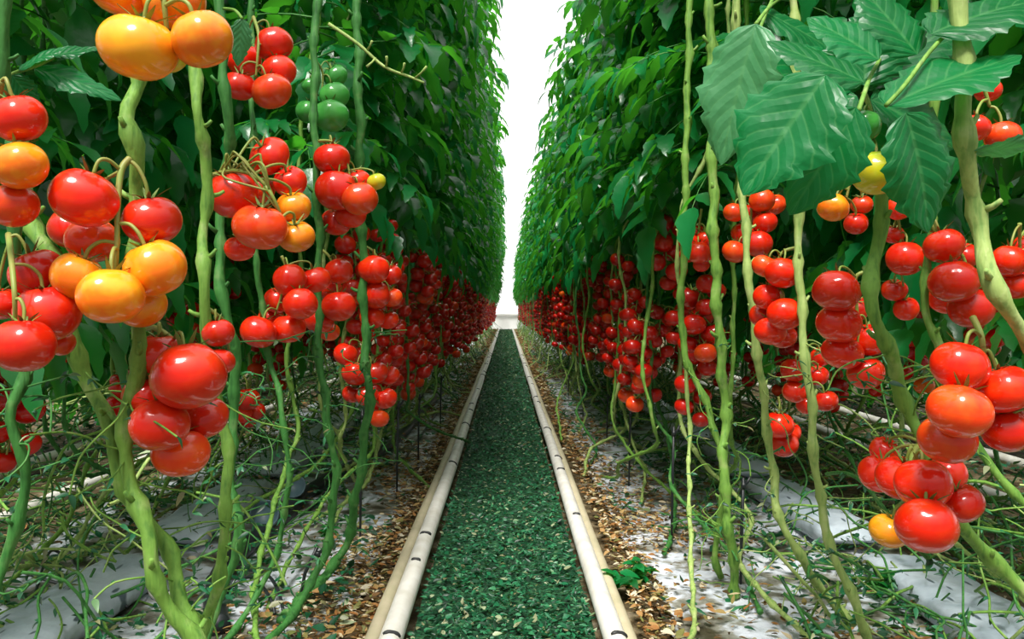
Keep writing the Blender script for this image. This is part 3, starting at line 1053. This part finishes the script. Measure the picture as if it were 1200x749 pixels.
for k, (side, tier, X, y, z, rz, vi, sc) in enumerate(back + spots):
    full, stalk, one, low = TV[vi]
    rot = (0.0 if side < 0 else math.pi) + rz
    bk = k < len(back)
    if bk or k < len(back) + n_single:
        counts[side, tier] = c = counts.get((side, tier), 0) + 1
        if bk:
            lab = 'shaded red tomato truss in the second row back on the %s' % SIDE[side]
            grp = 'trusses of the second row back on the %s' % SIDE[side]
        elif y < 6.0:
            lab = 'red truss, %s from the camera in the %s tier %s of the path' % (ordinal(c), TIER[tier], SIDE[side])
            grp = 'red trusses of the %s row' % SIDE[side]
        else:
            lab = 'small distant red truss in the %s tier of the row %s of the path' % (TIER[tier], SIDE[side])
            grp = 'distant red trusses, %s tier, %s row' % (TIER[tier], SIDE[side])
        if y < 5.6 and not bk:
            e = empty('tomato_truss', (X, y, z), lab, 'tomato truss', grp, rot)
            e.scale = (sc,) * 3
            link('stalk', stalk, e)
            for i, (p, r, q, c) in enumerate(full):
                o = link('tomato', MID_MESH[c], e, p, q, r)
                if y < 4.2:
                    link('calyx', CALYX[i % 4], o)
        else:
            o = link('tomato_truss', one, None, (X, y, z), (0, 0, rot), sc)
            thing(o, lab, 'tomato truss', grp)
    else:
        mt = Matrix.Translation((X, y, z)) @ Matrix.Rotation(rot, 4, 'Z') @ Matrix.Scale(sc, 4)
        o = len(stuff_mb.v)
        stuff_mb.v.extend([mt @ Vector(v) for v in low.v])
        stuff_mb.f.extend([tuple(i + o for i in f) for f in low.f])
        stuff_mb.m.extend(low.m)
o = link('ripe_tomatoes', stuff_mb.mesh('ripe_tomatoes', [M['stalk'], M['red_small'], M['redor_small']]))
thing(o, 'red speckle of far tomatoes toward the end of both rows', 'tomatoes', None, 'stuff')

# bare pale truss stalk up in the left leaves
mb = MB()
A = at(385, 28, 2.2)
pts = [at(x, y, 2.2) - A for x, y in ((385, 28), (420, 52), (450, 78), (480, 90), (497, 97))]
mb.tube(smooth_path(pts, 5), [0.005 - 0.0001 * i for i in range(21)], 7)
for (x, y), (x2, y2) in (((430, 59), (436, 48)), ((452, 79), (453, 66)), ((470, 86), (474, 74)), ((486, 92), (500, 78)), ((440, 68), (430, 78))):
    mb.tube([at(x, y, 2.2) - A, at((x + x2) / 2 + 1, (y + y2) / 2, 2.19) - A, at(x2, y2, 2.18) - A], [0.003, 0.0025, 0.0035], 6)
o = link('bare_stalk', mb.mesh('bare_stalk', M['stem_pale']), None, A)
thing(o, 'bare pale branched stalk without fruit lying across the dark upper left leaves', 'stalk')


# ------------------------------------------------------------------ ground
def grid_mesh(x0, x1, y0, y1, nx, ny, zf, ypow=1.0):
    mb = MB()
    vs = []
    for j in range(ny + 1):
        y = y0 + (y1 - y0) * (j / ny) ** ypow
        for i in range(nx + 1):
            x = x0 + (x1 - x0) * i / nx
            vs.append(Vector((x, y, zf(x, y))))
    fs = []
    for j in range(ny):
        for i in range(nx):
            q = j * (nx + 1) + i
            fs.append((q, q + 1, q + nx + 2, q + nx + 1))
    mb.add(vs, fs)
    return mb


def wob(x, y, s):
    return math.sin(x * 7.1 * s + 1.3) * math.sin(y * 5.3 * s + x * 2) + 0.5 * math.sin(x * 17 * s + y * 13 * s)


m, nt, out = nodes('soil')
nz = noise(nt, 9, 8)
c = ramp(nt, nz, [(0.30, (0.018, 0.016, 0.008)), (0.48, (0.09, 0.065, 0.03)), (0.6, (0.20, 0.16, 0.09)), (0.75, (0.30, 0.26, 0.19))])
p = pbsdf(nt, c, 0.9, 0.2, bump(nt, noise(nt, 60, 5), 0.8, 0.02))
nt.links.new(p.outputs[0], out.inputs[0])
M['soil'] = m
m, nt, out = nodes('mossy_path')
nz = noise(nt, 40, 8)
c = ramp(nt, nz, [(0.32, (0.002, 0.016, 0.007)), (0.5, (0.008, 0.065, 0.024)), (0.62, (0.03, 0.13, 0.05)), (0.75, (0.12, 0.22, 0.10))])
p = pbsdf(nt, c, 0.75, 0.3, bump(nt, nz, 1.0, 0.03))
nt.links.new(p.outputs[0], out.inputs[0])
M['path'] = m
m, nt, out = nodes('white_plastic_sheet')
nz = noise(nt, 7, 6)
c = ramp(nt, nz, [(0.36, (0.055, 0.050, 0.030)), (0.46, (0.24, 0.24, 0.20)), (0.53, (0.58, 0.63, 0.70)), (0.8, (0.82, 0.85, 0.88))])
p = pbsdf(nt, c, 0.38, 0.5, bump(nt, noise(nt, 18, 4), 0.5, 0.02))
nt.links.new(p.outputs[0], out.inputs[0])
M['sheet'] = m
M['concrete'] = simple('white_concrete', (0.80, 0.80, 0.78), 0.7, 0.3, 3, 0.2)

o = link('floor', grid_mesh(-8, 8, -0.5, 40, 60, 120, lambda x, y: -0.012 + 0.004 * wob(x, y, .7), 1.4).mesh('floor', M['soil']))
o['kind'] = 'structure'
o = link('path', grid_mesh(-0.225, 0.215, 0.8, 32.4, 14, 400, lambda x, y: 0.012 + 0.006 * wob(x, y, 2.0), 1.6).mesh('path', M['path']))
o['kind'] = 'structure'
# low white end wall
mb = MB()
def box(mb, c, s, mi=0, bev=0.0):
    x, y, z = c; a, b, h = s[0] / 2, s[1] / 2, s[2] / 2
    vs = [Vector((x + sx * a, y + sy * b, z + sz * h)) for sz in (-1, 1) for sy in (-1, 1) for sx in (-1, 1)]
    mb.add(vs, [(0, 2, 3, 1), (4, 5, 7, 6), (0, 1, 5, 4), (2, 6, 7, 3), (0, 4, 6, 2), (1, 3, 7, 5)], mi)
box(mb, (0, 33.4, 0.28), (9, 0.12, 0.56))
box(mb, (0, 33.36, 0.58), (9, 0.22, 0.05))
o = link('wall_back', mb.mesh('wall_back', M['concrete'], False))
o['kind'] = 'structure'
mb = MB()
box(mb, (0, 32.9, 0.0), (9, 0.9, 0.02))
o = link('trim_1', mb.mesh('trim_1', M['concrete'], False))
o['kind'] = 'structure'

# plastic sheets under the rows
for sg, x0, x1, nm in ((-1, -1.62, -0.40, 'left'), (1, 0.40, 1.30, 'right')):
    me = grid_mesh(x0, x1, 1.2, 32, 34, 420, lambda x, y: 0.004 + 0.010 * abs(wob(x, y, 1.3)), 1.5).mesh('plastic_sheet', M['sheet'])
    thing(link('plastic_sheet', me), 'crumpled white plastic sheet on the ground under the %s row' % nm, 'plastic sheet')

# ------------------------------------------------------------------ litter and clippings
def scatter(mb, rr, n, xf, y0, y1, lo, hi, ok=None, ypow=2.0, zbase=0.012, zup=0.02, flat=0.5):
    k = 0
    while k < n:
        y = y0 + (y1 - y0) * rr.random() ** ypow
        x = xf(rr, y)
        if ok and not ok(x, y, rr):
            k += 0.3
            continue
        k += 1
        g = 1 + max(0, y - 4) * 0.10
        L = rr.uniform(lo, hi) * min(g, 2.6)
        a = rr.uniform(0, 6.28)
        d = Vector((math.cos(a), math.sin(a), rr.uniform(-.1, .45) * flat)).normalized()
        nn = Vector((rr.uniform(-.5, .5) * flat, rr.uniform(-.7, .3) * flat, 1)).normalized()
        leaflet(mb, Vector((x, y, zbase + rr.random() * zup)), d, nn, L, L * rr.uniform(.22, .62), 4, rr.uniform(.0, .8), rr.uniform(-.3, .3), 0, rr.uniform(-.8, .8))


M['litter'] = island_material('dry_litter', [(0.0, (0.020, 0.014, 0.006)), (0.22, (0.09, 0.055, 0.020)), (0.42, (0.30, 0.13, 0.035)), (0.58, (0.42, 0.26, 0.10)), (0.74, (0.13, 0.16, 0.04)), (0.86, (0.55, 0.45, 0.26)), (1.0, (0.62, 0.56, 0.42))], 0.7, 0.3, 0.15, (0.4, 0.2, 0.04))
mb = MB()
rr = random.Random(11)
scatter(mb, rr, 30000, lambda q, y: q.uniform(-.225, .215), 1.5, 32, 0.007, 0.026, None, 2.2, 0.014, 0.020, 1.1)
thing(link('plant_clippings', mb.mesh('plant_clippings', M['clip'])), 'dark green leafy growth carpeting the path between the pale rails', 'ground cover', None, 'stuff')


def patch(x, y):
    return math.sin(x * 6 + 0.9 * y + 1.0) + math.sin(y * 2.9 - x * 3.0) + 0.6 * math.sin(y * 6.7 + x * 9)


for sg, nm in ((-1, 'left'), (1, 'right')):
    mb = MB()
    rr = random.Random(20 + sg)
    scatter(mb, rr, 15000, lambda q, y: sg * (0.33 + abs(q.gauss(0, .17))), 1.5, 32, 0.010, 0.036,
            lambda x, y, q: q.random() < (0.95 if abs(x) < 0.43 else (0.75 if patch(x, y) > 0.1 else 0.10)), 2.0, 0.012, 0.03)
    scatter(mb, rr, 6000, lambda q, y: sg * q.uniform(.55, 1.7), 1.6, 14, 0.014, 0.045,
            lambda x, y, q: q.random() < (0.8 if patch(x * 1.1 + 2, y) > 0.6 else 0.06), 1.6, 0.02, 0.03)
    thing(link('dry_leaf_litter', mb.mesh('dry_leaf_litter', M['litter'])), 'orange-brown dry leaf litter scattered along the %s rail' % nm, 'leaf litter', None, 'stuff')
    mb = MB()
    rr = random.Random(30 + sg)
    scatter(mb, rr, 20000, lambda q, y: sg * (.40 + 4.2 * q.random() ** 1.5), 1.5, 16, 0.012, 0.045,
            lambda x, y, q: q.random() < (0.9 if patch(x * 1.3 - 1, y + 3) > 0.0 else 0.14) * (1.0 if abs(x) > .7 else .35), 1.6, 0.015, 0.05, 1.2)
    thing(link('green_leaf_scraps', mb.mesh('green_leaf_scraps', M['clip'])), 'small green leaf scraps strewn below the plants of the %s row' % nm, 'leaf scraps', None, 'stuff')
    # thin fallen stems and tendrils between the plants
    mb = MB()
    rr = random.Random(60 + sg)
    for k in range(950):
        y = 1.5 + 10 * rr.random() ** 1.6
        x = sg * (.60 + 1.2 * rr.random() ** .8)
        if sg < 0 and abs(x) < 1.0 and rr.random() < .6:
            continue
        z = rr.uniform(.03, .5) * (0.4 if rr.random() < .6 else 1)
        a = rr.choice((1, -1)) * math.pi / 2 + rr.gauss(0, .6)
        dv = Vector((math.cos(a), math.sin(a), rr.uniform(-.5, .5)))
        pts = [Vector((x, y, z))]
        for i in range(4):
            dv = (dv + Vector((rr.gauss(0, .3), rr.gauss(0, .3), rr.gauss(-.08, .3)))).normalized()
            q = pts[-1] + dv * rr.uniform(.05, .12)
            q.z = max(q.z, .02)
            pts.append(q)
        r = rr.uniform(.0014, .0042)
        mb.tube(smooth_path(pts, 3), r, 5, rr.choice((0, 0, 1, 3, 3, 3)), False)
        if rr.random() < .9:
            for j in range(9):
                q = pts[rr.randrange(1, 5)]
                leaflet(mb, q, Vector((rr.gauss(0, 1), rr.gauss(0, 1), rr.uniform(-.8, .4))).normalized(), Vector((rr.gauss(0, .5), -.4, 1)).normalized(), rr.uniform(.012, .034), rr.uniform(.005, .013), 4, .3, .3, 2)
    thing(link('tangled_stems', mb.mesh('tangled_stems', [M['stem'], M['stem_pale'], M['clip'], M['stem_dark']])), 'tangle of thin green stems lying low under the %s row' % nm, 'stem tangle', None, 'stuff')

# ------------------------------------------------------------------ rails
M['rail'] = simple('rail_white', (0.76, 0.75, 0.70), 0.45, 0.5, 14, 0.6, (0.52, 0.49, 0.40))
M['rail_tan'] = simple('rail_tan', (0.50, 0.44, 0.30), 0.55, 0.4, 14, 0.6, (0.36, 0.34, 0.20))
M['clamp'] = simple('clamp_black', (0.02, 0.022, 0.022), 0.5, 0.4)
M['black'] = simple('black_plastic', (0.012, 0.016, 0.018), 0.42, 0.5)


def pipe_path(x, z, y0, y1):
    return [Vector((x + 0.002 * math.sin(y * 1.7), y, z)) for y in np.linspace(y0, y1, 60)]


def rail(label, x, x2, y0, y1, double=True, group=None, r=0.030):
    sg = 1 if x2 > x else -1
    root = empty('pipe_rail', (x, y0, 0), label, 'rail', group)
    base = Vector((x, y0, 0))
    mb = MB(); mb.tube([p - base for p in pipe_path(x, 0.052, y0, y1)], r, 16)
    link('pipe', mb.mesh('pipe', M['rail']), root)
    mb = MB(); mb.tube([p - base for p in pipe_path(x2, 0.036 if double else .052, y0, y1)], 0.019 if double else r, 14)
    o = link('pipe', mb.mesh('pipe', M['rail_tan'] if double else M['rail']), root)
    if double:
        o['label'] = 'tan outer pipe'
    rr = random.Random(int(abs(x) * 1000))
    y = y0 + 0.9
    k = 0
    while y < min(y1, 14):
        mb = MB()
        ring = [Vector((0, -0.007, 0)), Vector((0, .007, 0))]
        c = Vector((x, y, 0.052)) - base
        arc = [c + Vector((math.sin(a) * r * 1.04, 0.006 * math.sin(k * 2 + a), math.cos(a) * r * 1.04)) for a in np.linspace(-.5 + .4 * math.sin(k * 3), 1.0 + .5 * math.sin(k * 5), 9)]
        mb.tube(arc, [.003, .005, .0055, .005, .0045, .005, .0055, .005, .003], 6)
        o = link('clamp', mb.mesh('clamp', M['clamp']), root)
        y += rr.choice((0.28, 0.55, 0.8, 1.1)) * (1 + k * .08)
        k += 1
    return root


rail('pale pipe rail along the left side of the green path', -0.260, -0.307, 1.0, 32.2, r=0.027)
rail('pale pipe rail along the right side of the green path', 0.247, 0.284, 1.0, 32.2, r=0.026)
rail('nearer pair of whitish pipes on the ground behind the left row', -1.78, -2.30, 1.2, 16, False, None, 0.027)
rail('farthest whitish pipes glimpsed at the left picture edge', -3.95, -4.48, 2.0, 20, False, None, 0.027)
rail('whitish pipes on the ground behind the right row', 1.95, 2.48, 1.2, 16, False, None, 0.027)

# ------------------------------------------------------------------ grow bags
m, nt, out = nodes('grow_bag_plastic')
tc = nt.nodes.new('ShaderNodeTexCoord')
mp = nt.nodes.new('ShaderNodeMapping')
mp.inputs['Scale'].default_value = (34, 9, 1)
nt.links.new(tc.outputs['Object'], mp.inputs['Vector'])
vor = N(nt, 'ShaderNodeTexVoronoi')
vor.inputs['Scale'].default_value = 1.0
nt.links.new(mp.outputs[0], vor.inputs['Vector'])
mr = N(nt, 'ShaderNodeMapRange')
nt.links.new(vor.outputs['Distance'], mr.inputs['Value'])
mr.inputs['From Min'].default_value = 0.16; mr.inputs['From Max'].default_value = 0.22
c = mix(nt, mr.outputs[0], (0.10, 0.14, 0.17), ramp(nt, noise(nt, 9, 4), [(0.3, (0.32, 0.40, 0.46)), (0.6, (0.55, 0.63, 0.70))]))
p = pbsdf(nt, c, 0.35, 0.5, bump(nt, noise(nt, 14, 3), 0.4, 0.02))
nt.links.new(p.outputs[0], out.inputs[0])
M['bag'] = m


def bag_mesh(seed):
    rr = random.Random(seed)
    mb = MB()
    L, W, H = 0.92, 0.21, 0.075
    nr, nsid = 22, 20
    vs = []; fs = []
    for i in range(nr + 1):
        t = i / nr
        y = (t - .5) * L
        e = min(1, min(t, 1 - t) * 9) ** .5
        for k in range(nsid):
            a = 2 * math.pi * k / nsid
            ca, sa = math.cos(a), math.sin(a)
            x = math.copysign(abs(ca) ** .45, ca) * W / 2 * (0.82 + .18 * e)
            z = H / 2 + math.copysign(abs(sa) ** .55, sa) * H / 2 * max(.12, e)
            z += 0.004 * math.sin(y * 23 + x * 31 + seed) * (1 if sa > 0 else 0)
            vs.append(Vector((x, y, z)))
    for i in range(nr):
        for k in range(nsid):
            k2 = (k + 1) % nsid
            fs.append((i * nsid + k, i * nsid + k2, (i + 1) * nsid + k2, (i + 1) * nsid + k))
    fs.append(tuple(reversed(range(nsid)))); fs.append(tuple(nr * nsid + k for k in range(nsid)))
    mb.add(vs, fs)
    return mb.mesh('grow_bag', M['bag'])


BAGS = [bag_mesh(i) for i in range(3)]
for sg, X, nm in ((-1, -1.08, 'left'), (1, 1.12, 'right')):
    for k in range(6):
        o = link('grow_bag', BAGS[k % 3], None, (X + U(-.03, .03), 2.1 + k * 1.12, 0.013), (0, 0, U(-.06, .06)))
        thing(o, '%s bluish white grow bag from the camera under the %s row' % (ordinal(k + 1), nm), 'grow bag', 'grow bags under the %s row' % nm)

# ------------------------------------------------------------------ irrigation
def hose(label, pts, r, name='irrigation_hose', mat='black'):
    b = Vector(pts[0])
    mb = MB()
    mb.tube(smooth_path([Vector(p) - b for p in pts], 8), r, 10)
    return thing(link(name, mb.mesh(name, M[mat]), None, b), label, 'hose')


g = lambda x, y, z=0.03: at(x, y, (CAM_H - z) * F / (y - VY))
hose('thick black irrigation hose lying along the left row', [g(256, 735), g(252, 700), g(262, 668), g(292, 638), g(330, 606), g(360, 578), g(400, 553), g(440, 534), g(480, 500), g(520, 455)], 0.030)
hose('thin black irrigation hose lying across the litter near the left rail', [g(360, 600, .02), g(400, 562, .02), g(440, 548, .02), g(470, 540, .02), g(490, 515, .02), g(515, 480, .02)], 0.007)
tubes = [
    ('thin black drip tube arching over the litter at the lower left', [(40, 700), (52, 660), (62, 645), (80, 655)], 1),
    ('thin black drip tube curving across the bluish bag at the lower left', [(78, 640), (92, 668), (118, 690), (150, 712)], 1),
    ('long thin black drip tube running sideways in front of the bluish bag', [(30, 672), (70, 684), (120, 690), (165, 680), (180, 668)], 1),
    ('thin black drip tube bent over the white plastic left of the rail', [(282, 668), (310, 672), (325, 690), (332, 716)], 1),
    ('thin black drip tube crossing the white plastic toward the hose', [(268, 690), (295, 676), (316, 700), (322, 720)], 1),
    ('thin black drip tube arching over the bag at the lower right', [(1092, 700), (1098, 676), (1122, 672), (1138, 694), (1140, 722)], 1),
]
for lab, px, _ in tubes:
    pts = [g(x, y, 0.03 + (0.03 if 0 < i < len(px) - 1 else 0)) for i, (x, y) in enumerate(px)]
    hose(lab, pts, 0.0045, 'drip_tube')

stakes = [(-1, 422, 637, 480), (-1, 351, 704, 640), (-1, 465, 586, 470), (-1, 490, 546, 462), (-1, 516, 505, 440),
          (1, 787, 640, 500), (1, 737, 572, 480), (1, 711, 523, 462), (1, 868, 690, 560), (1, 683, 490, 445), (1, 666, 468, 432)]
SL = {422: 'tall black stake standing in the litter left of the path, nearest to the rail', 351: 'short black stake leaning on the white plastic at the lower left',
      465: 'black stake left of the path, second along the litter strip', 490: 'black stake left of the path, third along the litter strip',
      516: 'black stake left of the path, farthest along the litter strip', 787: 'tall black stake in the white patch right of the path',
      737: 'black stake right of the path, second back from the white patch', 711: 'black stake right of the path, third back from the white patch',
      868: 'nearest black stake at the right, beside the crooked pale stem', 683: 'small black stake right of the path, fourth back from the white patch',
      666: 'smallest black stake right of the path, farthest along'}
for sg, x, y, yt in stakes:
    d = CAM_H * F / (y - VY)
    b = at(x, y, d)
    h = (y - yt) / F * d
    root = empty('drip_stake', (b.x, b.y, 0.0), SL[x], 'stake', 'black stakes along the rows')
    mb = MB()
    tilt = 0.05 if x == 351 else 0.008
    mb.tube([(0, 0, 0.0), (tilt * .3, 0, h * .5), (tilt, 0, h)], [0.0035, 0.005, 0.005], 8)
    link('rod', mb.mesh('rod', M['black']), root)
    mb = MB()
    mb.tube([(tilt - .004, 0, h - .025), (tilt + .012, 0, h - .012), (tilt + .02, 0, h + .004)], [0.005, 0.0045, 0.004], 7)
    mb.tube([(tilt, 0, h - .03), (tilt, 0, h - .015)], [0.008, 0.008], 8)
    link('clip', mb.mesh('clip', M['black']), root)

# round bluish pots by the hose
M['pot'] = simple('pot_bluegrey', (0.05, 0.10, 0.12), 0.45, 0.5, 20, 0.5, (0.12, 0.20, 0.23))
def pot(label, px, py, r, tilt):
    d = (CAM_H - 0.03) * F / (py + 14 - VY)
    c = at(px, py, d)
    prof = [(0.0, -1.0), (0.62, -1.0), (0.74, -.9), (0.98, 0.72), (1.08, 0.74), (1.08, 0.95), (0.99, 0.97), (0.93, 0.70), (0.0, 0.66)]
    mb = MB()
    sg = 20
    vs = []; fs = []
    for (a, z) in prof:
        for k in range(sg):
            t = 2 * math.pi * k / sg
            vs.append(Vector((a * math.cos(t) * r, a * math.sin(t) * r, z * r)))
    for i in range(len(prof) - 1):
        for k in range(sg):
            k2 = (k + 1) % sg
            fs.append((i * sg + k, i * sg + k2, (i + 1) * sg + k2, (i + 1) * sg + k))
    mb.add(vs, fs)
    o = link('plant_pot', mb.mesh('plant_pot', M['pot']), None, (c.x, c.y, max(c.z, r * 0.95 + 0.012)), (tilt, 0.2, 0))
    thing(o, label, 'pot', 'blue-grey pots by the hose')
pot('blue-grey round pot lying beside the black hose, nearer one', 312, 606, 0.047, 1.1)
pot('blue-grey round pot behind the nearer pot by the black hose', 345, 574, 0.045, 1.0)

# pale ring at the bottom left
mb = MB()
b = g(190, 694, .03)
ring = [Vector((math.cos(t) * .036, math.sin(t) * .02, math.sin(t) * .042)) for t in np.linspace(0, 6.0, 28)]
mb.tube(ring, 0.005, 8)
thing(link('tie_ring', mb.mesh('tie_ring', M['rail']), None, b + Vector((0, 0, .03))), 'pale thin ring lying on the bluish bag at the bottom left', 'ring')

# leafy weeds
def weed(label, px, py, h, n, seed, group=None):
    rr = random.Random(seed)
    b = g(px, py, .01)
    root = empty('weed', b, label, 'weed', group)
    mb = MB(); sb = MB()
    for k in range(n):
        a = rr.uniform(0, 6.28)
        e = Vector((math.cos(a) * h * rr.uniform(.3, .9), math.sin(a) * h * rr.uniform(.3, .9), h * rr.uniform(.35, 1.0)))
        sb.tube(smooth_path([Vector((0, 0, 0)), e * .5 + Vector((0, 0, h * .2)), e], 3), 0.0018, 4)
        for j in range(4):
            t = .4 + .2 * j
            leaflet(mb, e * t + Vector((0, 0, h * .1 * (1 - t))), (Vector((rr.gauss(0, 1), rr.gauss(0, 1), rr.uniform(-.3, .3)))).normalized(), Vector((rr.gauss(0, .3), -.3, 1)).normalized(), h * rr.uniform(.4, .7), h * rr.uniform(.22, .36), 4, .2, .3)
    link('foliage', mb.mesh('foliage', M['foliage']), root)
    link('stem', sb.mesh('stem', M['stem_dark']), root)
weed('dark green leafy weed growing against the right rail', 735, 690, .085, 16, 1)
weed('small bright green weed on the litter right of the low left red truss', 218, 590, .05, 8, 2)
weed('low green weed between the white plastic and left litter', 385, 632, .05, 10, 3)
weed('green weed between stems at lower right below the yellow tomato', 1035, 700, .08, 12, 4)

# ------------------------------------------------------------------ light, sky, camera
w = bpy.data.worlds.new('sky')
SC.world = w
w.use_nodes = True
nt = w.node_tree
nt.nodes.clear()
out = nt.nodes.new('ShaderNodeOutputWorld')
bg = nt.nodes.new('ShaderNodeBackground')
bg.inputs['Color'].default_value = (1.0, 0.99, 0.985, 1)
bg.inputs['Strength'].default_value = 1.0
# bright overcast sky, dimmer low down behind the camera where the crop carries on
tc = nt.nodes.new('ShaderNodeTexCoord')
sep = nt.nodes.new('ShaderNodeSeparateXYZ')
nt.links.new(tc.outputs['Generated'], sep.inputs[0])
mz = N(nt, 'ShaderNodeMapRange')
nt.links.new(sep.outputs['Z'], mz.inputs['Value'])
mz.inputs['From Min'].default_value = 0.15; mz.inputs['From Max'].default_value = 0.75
my = N(nt, 'ShaderNodeMapRange')
nt.links.new(sep.outputs['Y'], my.inputs['Value'])
my.inputs['From Min'].default_value = -0.1; my.inputs['From Max'].default_value = 0.3
mxm = N(nt, 'ShaderNodeMath', operation='MAXIMUM')
nt.links.new(mz.outputs[0], mxm.inputs[0]); nt.links.new(my.outputs[0], mxm.inputs[1])
st = N(nt, 'ShaderNodeMapRange')
nt.links.new(mxm.outputs[0], st.inputs['Value'])
st.inputs['To Min'].default_value = 0.26; st.inputs['To Max'].default_value = 1.15
nt.links.new(st.outputs[0], bg.inputs['Strength'])
nt.links.new(bg.outputs[0], out.inputs[0])

sun = bpy.data.lights.new('sun', 'SUN')
sun.energy = 5.2
sun.angle = math.radians(20)
sun.color = (1.0, 0.96, 0.90)
so = bpy.data.objects.new('sun', sun)
COL.objects.link(so)
so.location = (0, -3, 6)
dirv = Vector((0.13, 0.50, -0.85))
so.rotation_euler = dirv.to_track_quat('-Z', 'Y').to_euler()

cam = bpy.data.cameras.new('camera')
cam.sensor_width = 36
cam.lens = 36 * F / 1200
cam.shift_x = (600 - VX) / 1200
cam.shift_y = -(374.5 - VY) / 1200
cam.clip_start = 0.05
cam.clip_end = 200
co = bpy.data.objects.new('camera', cam)
COL.objects.link(co)
co.location = (0, 0, CAM_H)
co.rotation_euler = (math.pi / 2, 0, 0)
SC.camera = co

vs = SC.view_settings
SC.display_settings.display_device = 'sRGB'
vs.view_transform = 'Standard'
vs.look = 'None'
vs.gamma = 1.0
vs.exposure = 0.35
vs.use_curve_mapping = False
SC.cycles.max_bounces = 6
SC.cycles.diffuse_bounces = 3
SC.cycles.glossy_bounces = 3
SC.cycles.transmission_bounces = 4
SC.cycles.use_denoising = True
